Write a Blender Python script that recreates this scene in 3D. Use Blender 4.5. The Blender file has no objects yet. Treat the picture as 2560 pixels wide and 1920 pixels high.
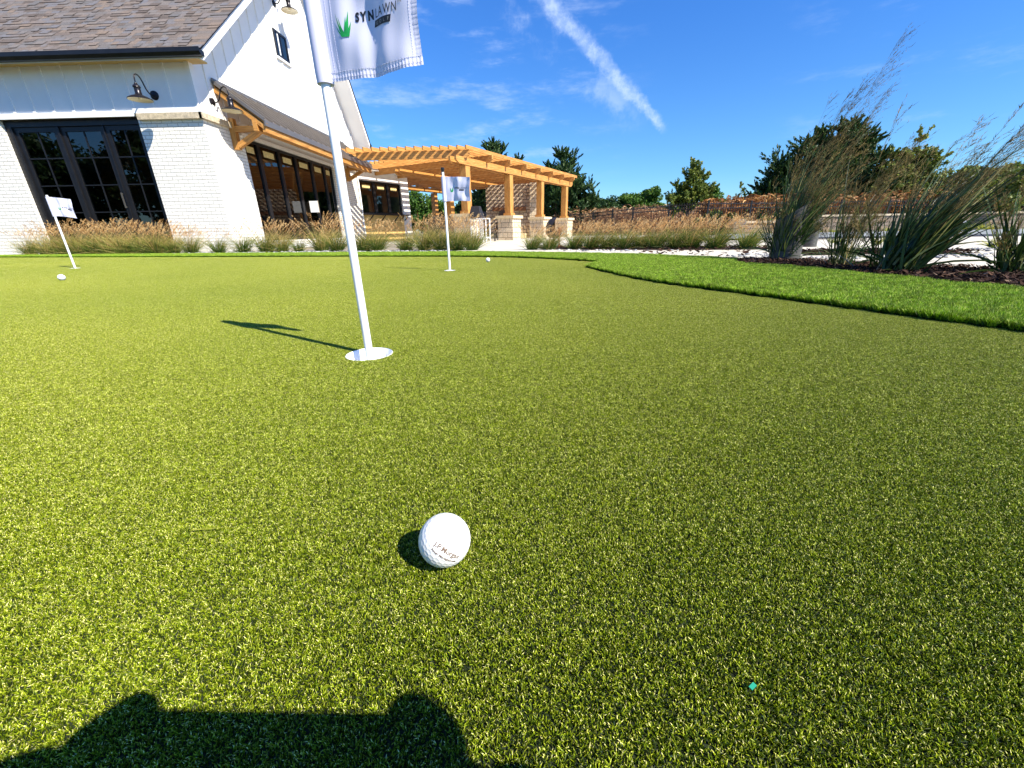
import bpy, math, random
import numpy as np
from mathutils import Vector, Matrix, noise as mnoise
random.seed(7); rng = np.random.default_rng(7)
sc = bpy.context.scene
col = sc.collection
R_ = math.radians

# ------------------------------------------------------------------ camera numbers
FPX, CX, CY, CAMH = 1000.0, 1280.0, 960.0, 0.26
YAW, PITCH, ROLL = 1.7, 21.0, -1.0
MR = Matrix.Rotation(R_(YAW), 3, 'Z') @ Matrix.Rotation(R_(90 - PITCH), 3, 'X') @ Matrix.Rotation(R_(ROLL), 3, 'Z')
CAM = Vector((0, 0, CAMH))
def ray(x, y): return MR @ Vector(((x - CX) / FPX, -(y - CY) / FPX, -1.0))
def atY(x, y, Y): d = ray(x, y); return CAM + d * (Y / d.y)
def atX(x, y, X): d = ray(x, y); return CAM + d * (X / d.x)
def atZ(x, y, Z): d = ray(x, y); return CAM + d * ((Z - CAMH) / d.z)
def gz(y): return -0.008 * min(max(y, -3.0), 12.0)
def gnd(x, y):
    d = ray(x, y); t = CAMH / (-d.z - 0.008 * d.y)
    p = CAM + d * t
    if p.y > 12 or t < 0: p = atZ(x, y, gz(12))
    return p
def lin(r, g, b):
    f = lambda c: (c / 255 / 12.92) if c / 255 <= .04045 else ((c / 255 + .055) / 1.055) ** 2.4
    return (f(r), f(g), f(b), 1)

# ------------------------------------------------------------------ materials
def newmat(name):
    m = bpy.data.materials.new(name); m.use_nodes = True
    nt = m.node_tree; b = nt.nodes['Principled BSDF']
    return m, nt, b
def N(nt, t, **kw):
    n = nt.nodes.new(t)
    for k, v in kw.items():
        if k in n.inputs.keys() if isinstance(k, str) else False: n.inputs[k].default_value = v
        else: setattr(n, k, v)
    return n
def ramp(nt, fac, stops):
    r = nt.nodes.new('ShaderNodeValToRGB'); e = r.color_ramp.elements
    while len(e) < len(stops): e.new(0.5)
    for i, (p, c) in enumerate(stops): e[i].position = p; e[i].color = (c[0], c[1], c[2], 1)
    nt.links.new(fac, r.inputs['Fac']); return r.outputs['Color']
def coords(nt, kind='Object', scale=(1, 1, 1), rot=(0, 0, 0)):
    tc = nt.nodes.new('ShaderNodeTexCoord'); mp = nt.nodes.new('ShaderNodeMapping')
    nt.links.new(tc.outputs[kind], mp.inputs['Vector'])
    mp.inputs['Scale'].default_value = scale; mp.inputs['Rotation'].default_value = rot
    return mp.outputs['Vector']
def noise_tex(nt, vec, scale, detail=4, rough=.55):
    n = nt.nodes.new('ShaderNodeTexNoise'); n.inputs['Scale'].default_value = scale
    n.inputs['Detail'].default_value = detail; n.inputs['Roughness'].default_value = rough
    if vec is not None: nt.links.new(vec, n.inputs['Vector'])
    return n.outputs['Fac']
def bump(nt, h, b, strength=.3, dist=.01):
    n = nt.nodes.new('ShaderNodeBump'); n.inputs['Strength'].default_value = strength; n.inputs['Distance'].default_value = dist
    nt.links.new(h, n.inputs['Height']); nt.links.new(n.outputs['Normal'], b.inputs['Normal'])
def simple(name, c, rough=.6, metal=0, spec=.5, var=.12, scale=8, kind='Object', bmp=.1, bd=.005):
    m, nt, b = newmat(name)
    v = coords(nt, kind); f = noise_tex(nt, v, scale)
    a = tuple(max(0, x * (1 - var)) for x in c[:3]); d = tuple(min(1, x * (1 + var)) for x in c[:3])
    nt.links.new(ramp(nt, f, [(.3, a), (.7, d)]), b.inputs['Base Color'])
    b.inputs['Roughness'].default_value = rough; b.inputs['Metallic'].default_value = metal
    b.inputs['Specular IOR Level'].default_value = spec
    if bmp: bump(nt, noise_tex(nt, v, scale * 6), b, bmp, bd)
    return m
def tint_mat(name, stops, rough=.5, spec=.4, trans=0.25, attr='tint', big=None, grain=None):
    """leaf-like material: per-leaf random tint, some light passing through"""
    m, nt, b = newmat(name)
    a = nt.nodes.new('ShaderNodeAttribute'); a.attribute_name = attr
    c = ramp(nt, a.outputs['Fac'], stops)
    if grain:
        for gs, lo, hi in grain:
            v = nt.nodes.new('ShaderNodeNewGeometry'); f = noise_tex(nt, v.outputs['Position'], gs, 2)
            mx = nt.nodes.new('ShaderNodeMix'); mx.data_type = 'RGBA'; mx.blend_type = 'MULTIPLY'; mx.inputs['Factor'].default_value = 1; mx.clamp_result = False
            nt.links.new(c, mx.inputs['A']); nt.links.new(ramp(nt, f, [(.38, (lo,) * 3), (.62, (hi,) * 3)]), mx.inputs['B']); c = mx.outputs['Result']
    if big:
        v = nt.nodes.new('ShaderNodeNewGeometry')
        f = noise_tex(nt, v.outputs['Position'], big[0], 3)
        mx = nt.nodes.new('ShaderNodeMix'); mx.data_type = 'RGBA'; mx.blend_type = 'MULTIPLY'; mx.inputs['Factor'].default_value = 1
        nt.links.new(c, mx.inputs['A']); nt.links.new(ramp(nt, f, [(.3, big[1]), (.7, big[2])]), mx.inputs['B']); c = mx.outputs['Result']
    nt.links.new(c, b.inputs['Base Color'])
    b.inputs['Roughness'].default_value = rough; b.inputs['Specular IOR Level'].default_value = spec
    if trans:
        t = nt.nodes.new('ShaderNodeBsdfTranslucent'); nt.links.new(c, t.inputs['Color'])
        ms = nt.nodes.new('ShaderNodeMixShader'); ms.inputs['Fac'].default_value = trans
        out = nt.nodes['Material Output']
        nt.links.new(b.outputs['BSDF'], ms.inputs[1]); nt.links.new(t.outputs['BSDF'], ms.inputs[2]); nt.links.new(ms.outputs['Shader'], out.inputs['Surface'])
    return m

def brick_mat(name, c1, c2, mortar, bw, bh, ms=.012, bmp=.6, kind='UV', offset=.5, rough=.75, var=(.9, 1.05), dist=.012, stone=False):
    m, nt, b = newmat(name)
    v = coords(nt, kind)
    if stone:
        nz = nt.nodes.new('ShaderNodeTexNoise'); nz.inputs['Scale'].default_value = 5; nt.links.new(v, nz.inputs['Vector'])
        vm = nt.nodes.new('ShaderNodeMix'); vm.data_type = 'RGBA'; vm.blend_type = 'LINEAR_LIGHT'; vm.inputs['Factor'].default_value = .022
        nt.links.new(v, vm.inputs['A']); nt.links.new(nz.outputs['Color'], vm.inputs['B']); v2 = vm.outputs['Result']
    else: v2 = v
    br = nt.nodes.new('ShaderNodeTexBrick'); nt.links.new(v2, br.inputs['Vector'])
    br.offset = offset; br.squash = .62 if stone else 1; br.squash_frequency = 3 if stone else 2
    br.inputs['Color1'].default_value = c1; br.inputs['Color2'].default_value = c2; br.inputs['Mortar'].default_value = mortar
    br.inputs['Scale'].default_value = 1; br.inputs['Mortar Size'].default_value = ms; br.inputs['Mortar Smooth'].default_value = .25
    br.inputs['Brick Width'].default_value = bw; br.inputs['Row Height'].default_value = bh; br.inputs['Bias'].default_value = 0
    f = noise_tex(nt, v, 22, 6)
    mx = nt.nodes.new('ShaderNodeMix'); mx.data_type = 'RGBA'; mx.blend_type = 'MULTIPLY'; mx.inputs['Factor'].default_value = 1
    nt.links.new(br.outputs['Color'], mx.inputs['A'])
    nt.links.new(ramp(nt, f, [(.3, (var[0],) * 3), (.7, (var[1],) * 3)]), mx.inputs['B'])
    nt.links.new(mx.outputs['Result'], b.inputs['Base Color'])
    inv = nt.nodes.new('ShaderNodeMath'); inv.operation = 'MULTIPLY_ADD'
    nt.links.new(br.outputs['Fac'], inv.inputs[0]); inv.inputs[1].default_value = -1
    nt.links.new(f, inv.inputs[2])
    bump(nt, inv.outputs[0], b, bmp, dist)
    b.inputs['Roughness'].default_value = rough
    return m

def wood_mat(name, a, c, d, scale=1):
    m, nt, b = newmat(name)
    v = coords(nt, 'UV', (1.2 * scale, 14 * scale, 1))
    f = noise_tex(nt, v, 2.2, 6, .6)
    v2 = coords(nt, 'UV', (3, 9, 1)); k = nt.nodes.new('ShaderNodeTexVoronoi'); k.inputs['Scale'].default_value = .9; nt.links.new(v2, k.inputs['Vector'])
    kn = ramp(nt, k.outputs['Distance'], [(.04, (.22, .10, .05)), (.12, (1, 1, 1))])
    mx = nt.nodes.new('ShaderNodeMix'); mx.data_type = 'RGBA'; mx.blend_type = 'MULTIPLY'; mx.inputs['Factor'].default_value = 1
    nt.links.new(ramp(nt, f, [(.25, a), (.5, c), (.75, d)]), mx.inputs['A']); nt.links.new(kn, mx.inputs['B'])
    nt.links.new(mx.outputs['Result'], b.inputs['Base Color'])
    bump(nt, f, b, .25, .004); b.inputs['Roughness'].default_value = .6
    return m

M = {}
M['brick'] = brick_mat('painted_brick', (.82, .80, .73, 1), (.86, .84, .77, 1), (.52, .49, .42, 1), .212, .068, .007, .8, dist=.010)
M['siding'] = simple('white_siding', (.82, .82, .80), .55, var=.03, scale=3, bmp=.05)
M['trim'] = simple('white_trim', (.84, .84, .82), .45, var=.03, scale=2, bmp=.03)
M['stoneband'] = simple('limestone_band', (.56, .47, .33), .85, var=.3, scale=14, bmp=.8, bd=.02)
M['stone'] = brick_mat('limestone_blocks', (.72, .60, .42, 1), (.58, .45, .29, 1), (.30, .23, .15, 1), .33, .185, .010, 1, stone=True, var=(.7, 1.25), dist=.02)
M['stonecap'] = simple('limestone_cap', (.70, .56, .33), .85, var=.2, scale=16, bmp=.8, bd=.012)
M['stonefire'] = brick_mat('fireplace_stone', (.62, .49, .34, 1), (.44, .33, .22, 1), (.13, .085, .055, 1), .36, .15, .014, 1, stone=True, var=(.7, 1.25), dist=.03)
M['wallstone'] = brick_mat('garden_wall_stone', (.30, .21, .135, 1), (.17, .15, .125, 1), (.07, .06, .05, 1), .50, .17, .014, 1, stone=True, var=(.65, 1.3), dist=.03)
M['wood'] = wood_mat('cedar', (.24, .090, .016), (.48, .225, .050), (.66, .36, .11))
M['wood2'] = wood_mat('dark_interior_wood', (.10, .035, .012), (.18, .07, .022), (.25, .10, .035))
M['black'] = simple('black_metal', (.012, .012, .014), .35, .2, var=.2, bmp=.03)
M['lampblk'] = simple('bronze_lamp_paint', (.022, .02, .024), .28, .5, var=.2, bmp=.02)
M['cream'] = simple('cream_enamel', (.80, .74, .55), .4, var=.03, bmp=0)
M['bronze'] = simple('standing_seam_metal', (.21, .185, .165), .38, .55, var=.08, scale=3, bmp=.04)
M['tan'] = simple('tan_panel', (.62, .42, .14), .6, var=.06, scale=4, bmp=.05)
M['pole'] = simple('white_pvc', (.86, .86, .85), .22, var=.02, bmp=0)
M['cup'] = simple('white_cup', (.85, .86, .86), .3, var=.02, bmp=0)
M['ball'] = simple('golf_ball_white', (.86, .86, .84), .25, var=.02, bmp=0)
M['inkgold'] = simple('printed_gold_brown_ink', (.16, .11, .08), .5, bmp=0)
M['inkgrey'] = simple('printed_grey_ink', (.32, .33, .30), .5, bmp=0)
M['inkblack'] = simple('printed_black_ink', (.012, .012, .014), .5, bmp=0)
M['inkgreen'] = simple('printed_green_ink', (.008, .30, .06), .5, var=.3, scale=60, bmp=0)
M['concrete'] = simple('pale_concrete', (.56, .51, .40), .85, var=.08, scale=2.5, bmp=.25, bd=.004)
M['kerb'] = simple('grey_kerb', (.36, .38, .38), .8, var=.1, scale=3)
M['asphalt'] = simple('asphalt', (.05, .053, .065), 1.0, spec=.05, var=.25, scale=30, bmp=.5)
M['pipe'] = simple('grey_light_housing', (.07, .066, .058), .5, .1, var=.15, scale=4, bmp=.05)
M['lens'] = simple('grey_lens', (.42, .44, .45), .25, var=.05, bmp=0)
M['paper'] = simple('paper', (.74, .60, .42), .7, var=.05, bmp=0)
M['sticker'] = simple('window_sticker', (.62, .50, .22), .6, var=.2, scale=30, bmp=0)
M['fabric'] = simple('dark_woven_fabric', (.045, .036, .03), .7, var=.3, scale=30, bmp=.3)
M['dark'] = simple('dark_furniture', (.02, .016, .014), .5, var=.3, bmp=.05)
M['floor'] = simple('interior_floor', (.12, .07, .04), .5)
M['copper'] = simple('copper_pipe', (.45, .16, .07), .4, .6, var=.15, bmp=0)
M['skin'] = simple('skin', (.55, .30, .20), .5, var=.1, bmp=.05)
M['shirt'] = simple('navy_shirt', (.03, .05, .12), .8, var=.15, bmp=.2)
M['hair'] = simple('brown_hair', (.05, .03, .02), .7, var=.3, bmp=.3)
M['pebble'] = tint_mat('river_pebbles', [(0, (.12, .125, .135)), (.5, (.30, .30, .29)), (1, (.62, .60, .54))], .6, .4, 0)
M['bark'] = simple('bark', (.075, .055, .04), .9, var=.4, scale=20, bmp=.9, bd=.03)

# shingles: offset tabs of many tones, drawn per course
def shingle():
    m, nt, b = newmat('asphalt_shingles')
    v = coords(nt, 'UV')
    br = nt.nodes.new('ShaderNodeTexBrick'); nt.links.new(v, br.inputs['Vector'])
    br.offset = .37; br.offset_frequency = 2
    for k, x in (('Scale', 1), ('Mortar Size', .006), ('Mortar Smooth', .1), ('Brick Width', .19), ('Row Height', .125), ('Bias', 0)): br.inputs[k].default_value = x
    br.inputs['Color1'].default_value = (0, 0, 0, 1); br.inputs['Color2'].default_value = (1, 1, 1, 1); br.inputs['Mortar'].default_value = (.5, .5, .5, 1)
    f = noise_tex(nt, v, 160, 3)
    c = ramp(nt, br.outputs['Color'], [(0, (.10, .075, .07)), (.25, (.155, .12, .11)), (.5, (.12, .12, .135)), (.72, (.20, .14, .105)), (1, (.115, .10, .10))])
    mx = nt.nodes.new('ShaderNodeMix'); mx.data_type = 'RGBA'; mx.blend_type = 'MULTIPLY'; mx.inputs['Factor'].default_value = 1
    nt.links.new(c, mx.inputs['A']); nt.links.new(ramp(nt, f, [(.3, (.7,) * 3), (.7, (1.35,) * 3)]), mx.inputs['B'])
    nt.links.new(mx.outputs['Result'], b.inputs['Base Color']); b.inputs['Roughness'].default_value = .95; b.inputs['Specular IOR Level'].default_value = .2
    bump(nt, f, b, .4, .004)
    return m
M['shingle'] = shingle()
M['shtab'] = tint_mat('shingle_tabs', [(0, (.095, .078, .068)), (.22, (.145, .118, .102)), (.42, (.118, .113, .112)), (.6, (.18, .138, .108)), (.8, (.13, .128, .138)), (1, (.16, .138, .122))], .95, .15, 0, big=(60, (.75,) * 3, (1.3,) * 3))

def glass_mat(name, tint, refl=1.0, base=.04):
    m, nt, b = newmat(name); nt.nodes.remove(b)
    out = nt.nodes['Material Output']
    t = nt.nodes.new('ShaderNodeBsdfTransparent'); t.inputs['Color'].default_value = tint
    g = nt.nodes.new('ShaderNodeBsdfGlossy'); g.inputs['Roughness'].default_value = .012; g.inputs['Color'].default_value = (refl, refl, refl, 1)
    fr = nt.nodes.new('ShaderNodeFresnel'); fr.inputs['IOR'].default_value = 1.75
    ms = nt.nodes.new('ShaderNodeMixShader')
    nt.links.new(fr.outputs[0], ms.inputs['Fac']); nt.links.new(t.outputs[0], ms.inputs[1]); nt.links.new(g.outputs[0], ms.inputs[2]); nt.links.new(ms.outputs[0], out.inputs['Surface'])
    return m
M['glass'] = glass_mat('window_glass', (.30, .32, .28, 1))
M['cloth'] = None
def cloth():
    m, nt, b = newmat('white_flag_satin')
    b.inputs['Base Color'].default_value = (.73, .73, .88, 1); b.inputs['Roughness'].default_value = .42
    b.inputs['Sheen Weight'].default_value = .3
    v = coords(nt, 'UV', (900, 900, 1)); bump(nt, noise_tex(nt, v, 1), b, .08, .0005)
    t = nt.nodes.new('ShaderNodeBsdfTranslucent'); t.inputs['Color'].default_value = (.75, .76, .9, 1)
    ms = nt.nodes.new('ShaderNodeMixShader'); ms.inputs['Fac'].default_value = .22; out = nt.nodes['Material Output']
    nt.links.new(b.outputs[0], ms.inputs[1]); nt.links.new(t.outputs[0], ms.inputs[2]); nt.links.new(ms.outputs[0], out.inputs['Surface'])
    return m
M['cloth'] = cloth()

# ------------------------------------------------------------------ mesh builder
class MB:
    def __init__(s): s.v = []; s.f = []; s.uv = []; s.t = []; s.mi = []; s.mats = []
    def quad(s, p, uv=None, t=.5, mi=0):
        n = len(s.v); s.v += [tuple(q) for q in p]; s.f.append(tuple(range(n, n + len(p)))); s.uv.append(uv or [(0, 0)] * len(p)); s.t.append(t); s.mi.append(mi)
    def box(s, a, b, rot=None, origin=None, t=.5, mi=0):
        x0, y0, z0 = a; x1, y1, z1 = b
        c = [(x0, y0, z0), (x1, y0, z0), (x1, y1, z0), (x0, y1, z0), (x0, y0, z1), (x1, y0, z1), (x1, y1, z1), (x0, y1, z1)]
        L = (x1 - x0, y1 - y0, z1 - z0)
        F = [((0, 1, 5, 4), 0, 2), ((1, 2, 6, 5), 1, 2), ((2, 3, 7, 6), 0, 2), ((3, 0, 4, 7), 1, 2), ((4, 5, 6, 7), 0, 1), ((3, 2, 1, 0), 0, 1)]
        for idx, ua, va in F:
            P = [Vector(c[i]) for i in idx]
            if s.longuv:
                if L[va] > L[ua] and not s.keepz: ua, va = va, ua
            uv = [(q[ua], q[va]) for q in P]
            if rot is not None: P = [rot @ q + origin for q in P]
            s.quad(P, uv, t, mi)
    longuv = False; keepz = True
    def beam(s, p, q, w, h, up=(0, 0, 1), t=.5, mi=0):
        """bar from p to q, section w (sideways) x h (along up); UV runs along it"""
        p = Vector(p); q = Vector(q); d = q - p; L = d.length; d.normalize()
        sd = d.cross(Vector(up)).normalized(); u = sd.cross(d).normalized()
        c = [p + sd * (i * w / 2) + u * (j * h / 2) for i, j in ((-1, -1), (1, -1), (1, 1), (-1, 1))]
        e = [x + d * L for x in c]; o = random.random() * 9
        for k in range(4):
            k2 = (k + 1) % 4; ww = w if k % 2 == 0 else h
            s.quad([c[k], c[k2], e[k2], e[k]], [(0, o), (0, o + ww), (L, o + ww), (L, o)], t, mi)
        s.quad([c[3], c[2], c[1], c[0]], [(0, 0), (w, 0), (w, h), (0, h)], t, mi); s.quad(e, [(0, 0), (w, 0), (w, h), (0, h)], t, mi)
    def tube(s, pts, rad, n=8, cap=True, t=.5, mi=0):
        pts = [Vector(p) for p in pts]
        if not hasattr(rad, '__len__'): rad = [rad] * len(pts)
        rings = []; prev = None
        for i, p in enumerate(pts):
            d = (pts[min(i + 1, len(pts) - 1)] - pts[max(i - 1, 0)]).normalized()
            a = Vector((0, 0, 1)) if abs(d.z) < .9 else Vector((1, 0, 0))
            if prev is not None: a = prev
            x = (a - d * a.dot(d)).normalized(); y = d.cross(x); prev = x
            rings.append([p + (x * math.cos(2 * math.pi * k / n) + y * math.sin(2 * math.pi * k / n)) * rad[i] for k in range(n)])
        for i in range(len(rings) - 1):
            for k in range(n):
                k2 = (k + 1) % n
                s.quad([rings[i][k], rings[i][k2], rings[i + 1][k2], rings[i + 1][k]], None, t, mi)
        if cap: s.quad(rings[0][::-1], None, t, mi); s.quad(rings[-1], None, t, mi)
    def lathe(s, prof, c, n=32, axis=None, mi=0):
        c = Vector(c); Rm = axis if axis is not None else Matrix.Identity(3)
        rings = [[c + Rm @ Vector((r * math.cos(2 * math.pi * k / n), r * math.sin(2 * math.pi * k / n), z)) for k in range(n)] for r, z in prof]
        for i in range(len(rings) - 1):
            for k in range(n):
                k2 = (k + 1) % n; s.quad([rings[i][k], rings[i][k2], rings[i + 1][k2], rings[i + 1][k]], None, .5, mi)
    def prism(s, poly, e, t=.5, mi=0, uvf=None):
        """polygon (3D points) extruded by vector e"""
        e = Vector(e); P = [Vector(p) for p in poly]; Q = [p + e for p in P]
        uvf = uvf or (lambda p: (p.x + p.y, p.z))
        s.quad(P, [uvf(p) for p in P], t, mi); s.quad(Q[::-1], [uvf(p) for p in Q[::-1]], t, mi)
        for k in range(len(P)):
            k2 = (k + 1) % len(P); q = [P[k2], P[k], Q[k], Q[k2]]
            s.quad(q, [uvf(p) for p in q], t, mi)
    def build(s, name, mat, parent=None, smooth=False, fixn=True, origin=None, merge=False):
        me = bpy.data.meshes.new(name)
        V = np.array(s.v, dtype=np.float32)
        if origin is not None: V = V - np.array(origin, dtype=np.float32)
        me.from_pydata(V.tolist(), [], s.f)
        uv = me.uv_layers.new(name='UVMap'); flat = [c for f in s.uv for q in f for c in q]
        uv.data.foreach_set('uv', flat)
        a = me.attributes.new('tint', 'FLOAT', 'FACE'); a.data.foreach_set('value', s.t)
        for m in (mat if isinstance(mat, (list, tuple)) else [mat]): me.materials.append(m)
        if any(s.mi): me.polygons.foreach_set('material_index', s.mi)
        if merge or smooth:
            import bmesh
            bm = bmesh.new(); bm.from_mesh(me); bmesh.ops.remove_doubles(bm, verts=bm.verts, dist=1e-5); bmesh.ops.recalc_face_normals(bm, faces=bm.faces)
            bm.to_mesh(me); bm.free()
            if smooth:
                me.polygons.foreach_set('use_smooth', [True] * len(me.polygons))
                try: me.set_sharp_from_angle(angle=R_(50))
                except Exception: pass
        o = bpy.data.objects.new(name, me); col.objects.link(o)
        if origin is not None: o.location = origin
        if parent is not None: o.parent = parent
        return o

def npmesh(name, V, F, tint=None, mat=None, parent=None, loc=None, link=True, smooth=False):
    """V (n,3), F (m,k) numpy"""
    me = bpy.data.meshes.new(name); k = F.shape[1]
    me.vertices.add(len(V)); me.vertices.foreach_set('co', np.ascontiguousarray(V, dtype=np.float32).ravel())
    me.loops.add(F.size); me.loops.foreach_set('vertex_index', F.astype(np.int32).ravel())
    me.polygons.add(len(F)); me.polygons.foreach_set('loop_start', np.arange(0, F.size, k, dtype=np.int32))
    try: me.polygons.foreach_set('loop_total', np.full(len(F), k, dtype=np.int32))
    except Exception: pass
    me.update(calc_edges=True)
    if tint is not None:
        a = me.attributes.new('tint', 'FLOAT', 'FACE'); a.data.foreach_set('value', tint.astype(np.float32))
    if smooth: me.polygons.foreach_set('use_smooth', np.ones(len(F), bool))
    if mat: me.materials.append(mat)
    if not link: return me
    o = bpy.data.objects.new(name, me); col.objects.link(o)
    if parent is not None: o.parent = parent
    if loc is not None: o.location = loc
    return o

def tag(o, label=None, cat=None, group=None, kind=None):
    if label: o['label'] = label
    if cat: o['category'] = cat; kind = kind or 'thing'
    if group: o['group'] = group
    if kind: o['kind'] = kind
    return o
def empty(name, loc=(0, 0, 0), rz=0):
    o = bpy.data.objects.new(name, None); col.objects.link(o); o.location = loc; o.rotation_euler = (0, 0, rz); o.empty_display_size = .1
    return o

def blades(base, direc, length, width, bend, nseg, tint, grad=None):
    """numpy ribbons. base (n,3); direc (n,3) unit start direction; bend (n,3) added sideways at tip (quadratic). returns V,F,T"""
    n = len(base); s = np.linspace(0, 1, nseg + 1)
    P = base[:, None, :] + direc[:, None, :] * (length[:, None, None] * s[None, :, None]) + bend[:, None, :] * (s[None, :, None] ** 2)
    tan = direc[:, None, :] * length[:, None, None] + 2 * bend[:, None, :] * s[None, :, None]
    rnd = rng.normal(size=(n, 3)); side = np.cross(tan, rnd[:, None, :]); side /= (np.linalg.norm(side, axis=2, keepdims=True) + 1e-9)
    w = width[:, None] * (1 - s[None, :] ** 2.2 * .92) / 2
    L = P - side * w[:, :, None]; Rr = P + side * w[:, :, None]
    V = np.stack([L, Rr], 2).reshape(n, -1, 3)       # (n, 2*(nseg+1), 3)
    k = np.arange(nseg); q = np.stack([2 * k, 2 * k + 1, 2 * k + 3, 2 * k + 2], 1)
    m = V.shape[1]; F = (q[None] + (np.arange(n) * m)[:, None, None]).reshape(-1, 4)
    T = np.repeat(tint, nseg)
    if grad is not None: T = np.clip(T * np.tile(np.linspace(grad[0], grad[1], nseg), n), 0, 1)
    return V.reshape(-1, 3), F, T
def join(parts):
    V = []; F = []; T = []; o = 0
    for v, f, t in parts: V.append(v); F.append(f + o); T.append(t); o += len(v)
    return np.concatenate(V), np.concatenate(F), np.concatenate(T)
def unit(a): return a / (np.linalg.norm(a, axis=-1, keepdims=True) + 1e-9)

def instancer(name, pts, rots, scales, meshes, mat_note=None):
    """one stuff object: geometry nodes put small tufts on points"""
    me = bpy.data.meshes.new(name); me.vertices.add(len(pts)); me.vertices.foreach_set('co', np.asarray(pts, np.float32).ravel())
    a = me.attributes.new('rot', 'FLOAT_VECTOR', 'POINT'); a.data.foreach_set('vector', np.asarray(rots, np.float32).ravel())
    a = me.attributes.new('scl', 'FLOAT', 'POINT'); a.data.foreach_set('value', np.asarray(scales, np.float32))
    a = me.attributes.new('pick', 'INT', 'POINT'); a.data.foreach_set('value', rng.integers(0, len(meshes), len(pts)).astype(np.int32))
    o = bpy.data.objects.new(name, me); col.objects.link(o)
    ng = bpy.data.node_groups.new(name + '_nodes', 'GeometryNodeTree')
    ng.interface.new_socket(name='Geometry', in_out='INPUT', socket_type='NodeSocketGeometry')
    ng.interface.new_socket(name='Geometry', in_out='OUTPUT', socket_type='NodeSocketGeometry')
    gi = ng.nodes.new('NodeGroupInput'); go = ng.nodes.new('NodeGroupOutput')
    m2p = ng.nodes.new('GeometryNodeMeshToPoints'); ng.links.new(gi.outputs[0], m2p.inputs[0])
    iop = ng.nodes.new('GeometryNodeInstanceOnPoints'); ng.links.new(m2p.outputs[0], iop.inputs['Points'])
    # the tufts themselves live in a hidden-from-scene collection (never linked to the scene)
    c = bpy.data.collections.new(name + '_tufts')
    for i, m in enumerate(meshes):
        t = bpy.data.objects.new(name + '_tuft', m); c.objects.link(t)
    ci = ng.nodes.new('GeometryNodeCollectionInfo'); ci.inputs['Collection'].default_value = c
    ci.inputs['Separate Children'].default_value = True; ci.inputs['Reset Children'].default_value = True
    ng.links.new(ci.outputs[0], iop.inputs['Instance']); iop.inputs['Pick Instance'].default_value = True
    def attr(nm, ty, sock):
        n = ng.nodes.new('GeometryNodeInputNamedAttribute'); n.data_type = ty; n.inputs['Name'].default_value = nm
        out = [x for x in n.outputs if x.enabled and x.name == 'Attribute'][0]
        ng.links.new(out, sock)
    attr('pick', 'INT', iop.inputs['Instance Index'])
    attr('scl', 'FLOAT', iop.inputs['Scale'])
    e2r = ng.nodes.new('FunctionNodeEulerToRotation'); attr('rot', 'FLOAT_VECTOR', e2r.inputs[0]); ng.links.new(e2r.outputs[0], iop.inputs['Rotation'])
    ng.links.new(iop.outputs[0], go.inputs[0])
    md = o.modifiers.new('tufts', 'NODES'); md.node_group = ng
    return o

def inside(pts, poly):
    x = pts[:, 0]; y = pts[:, 1]; r = np.zeros(len(pts), bool); n = len(poly)
    for i in range(n):
        x0, y0 = poly[i]; x1, y1 = poly[(i + 1) % n]
        c = ((y0 > y) != (y1 > y)) & (x < (x1 - x0) * (y - y0) / ((y1 - y0) + 1e-12) + x0); r ^= c
    return r
def gzn(y): return -0.008 * np.clip(y, -3, 12)


# ------------------------------------------------------------------ world, sun, camera
SUN_DIR = Vector((-.84, .543, -math.tan(R_(43.5)))).normalized()     # the way light travels
w = bpy.data.worlds.new('World'); sc.world = w; w.use_nodes = True
nt = w.node_tree; bg = nt.nodes['Background']
sky = nt.nodes.new('ShaderNodeTexSky'); sky.sky_type = 'NISHITA'; sky.sun_disc = False
sky.sun_elevation = R_(43.5); sky.sun_rotation = math.atan2(.84, -.543)
sky.altitude = 300; sky.air_density = 1.0; sky.dust_density = .25; sky.ozone_density = 2.2
tc = nt.nodes.new('ShaderNodeTexCoord'); nrm = tc.outputs['Generated']
def vmath(op, a, b=None):
    n = nt.nodes.new('ShaderNodeVectorMath'); n.operation = op
    nt.links.new(a, n.inputs[0])
    if b is not None:
        if isinstance(b, (tuple, Vector)): n.inputs[1].default_value = b
        else: nt.links.new(b, n.inputs[1])
    return n.outputs['Value'] if op in ('DOT_PRODUCT', 'LENGTH') else n.outputs['Vector']
def fm(op, a, b=None, c=None, clamp=False):
    n = nt.nodes.new('ShaderNodeMath'); n.operation = op; n.use_clamp = clamp
    for i, x in enumerate((a, b, c)):
        if x is None: continue
        if isinstance(x, (int, float)): n.inputs[i].default_value = x
        else: nt.links.new(x, n.inputs[i])
    return n.outputs[0]
def sstep(x, a, b):
    n = nt.nodes.new('ShaderNodeMapRange'); n.interpolation_type = 'SMOOTHERSTEP'; nt.links.new(x, n.inputs['Value'])
    n.inputs['From Min'].default_value = a; n.inputs['From Max'].default_value = b; return n.outputs['Result']
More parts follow.
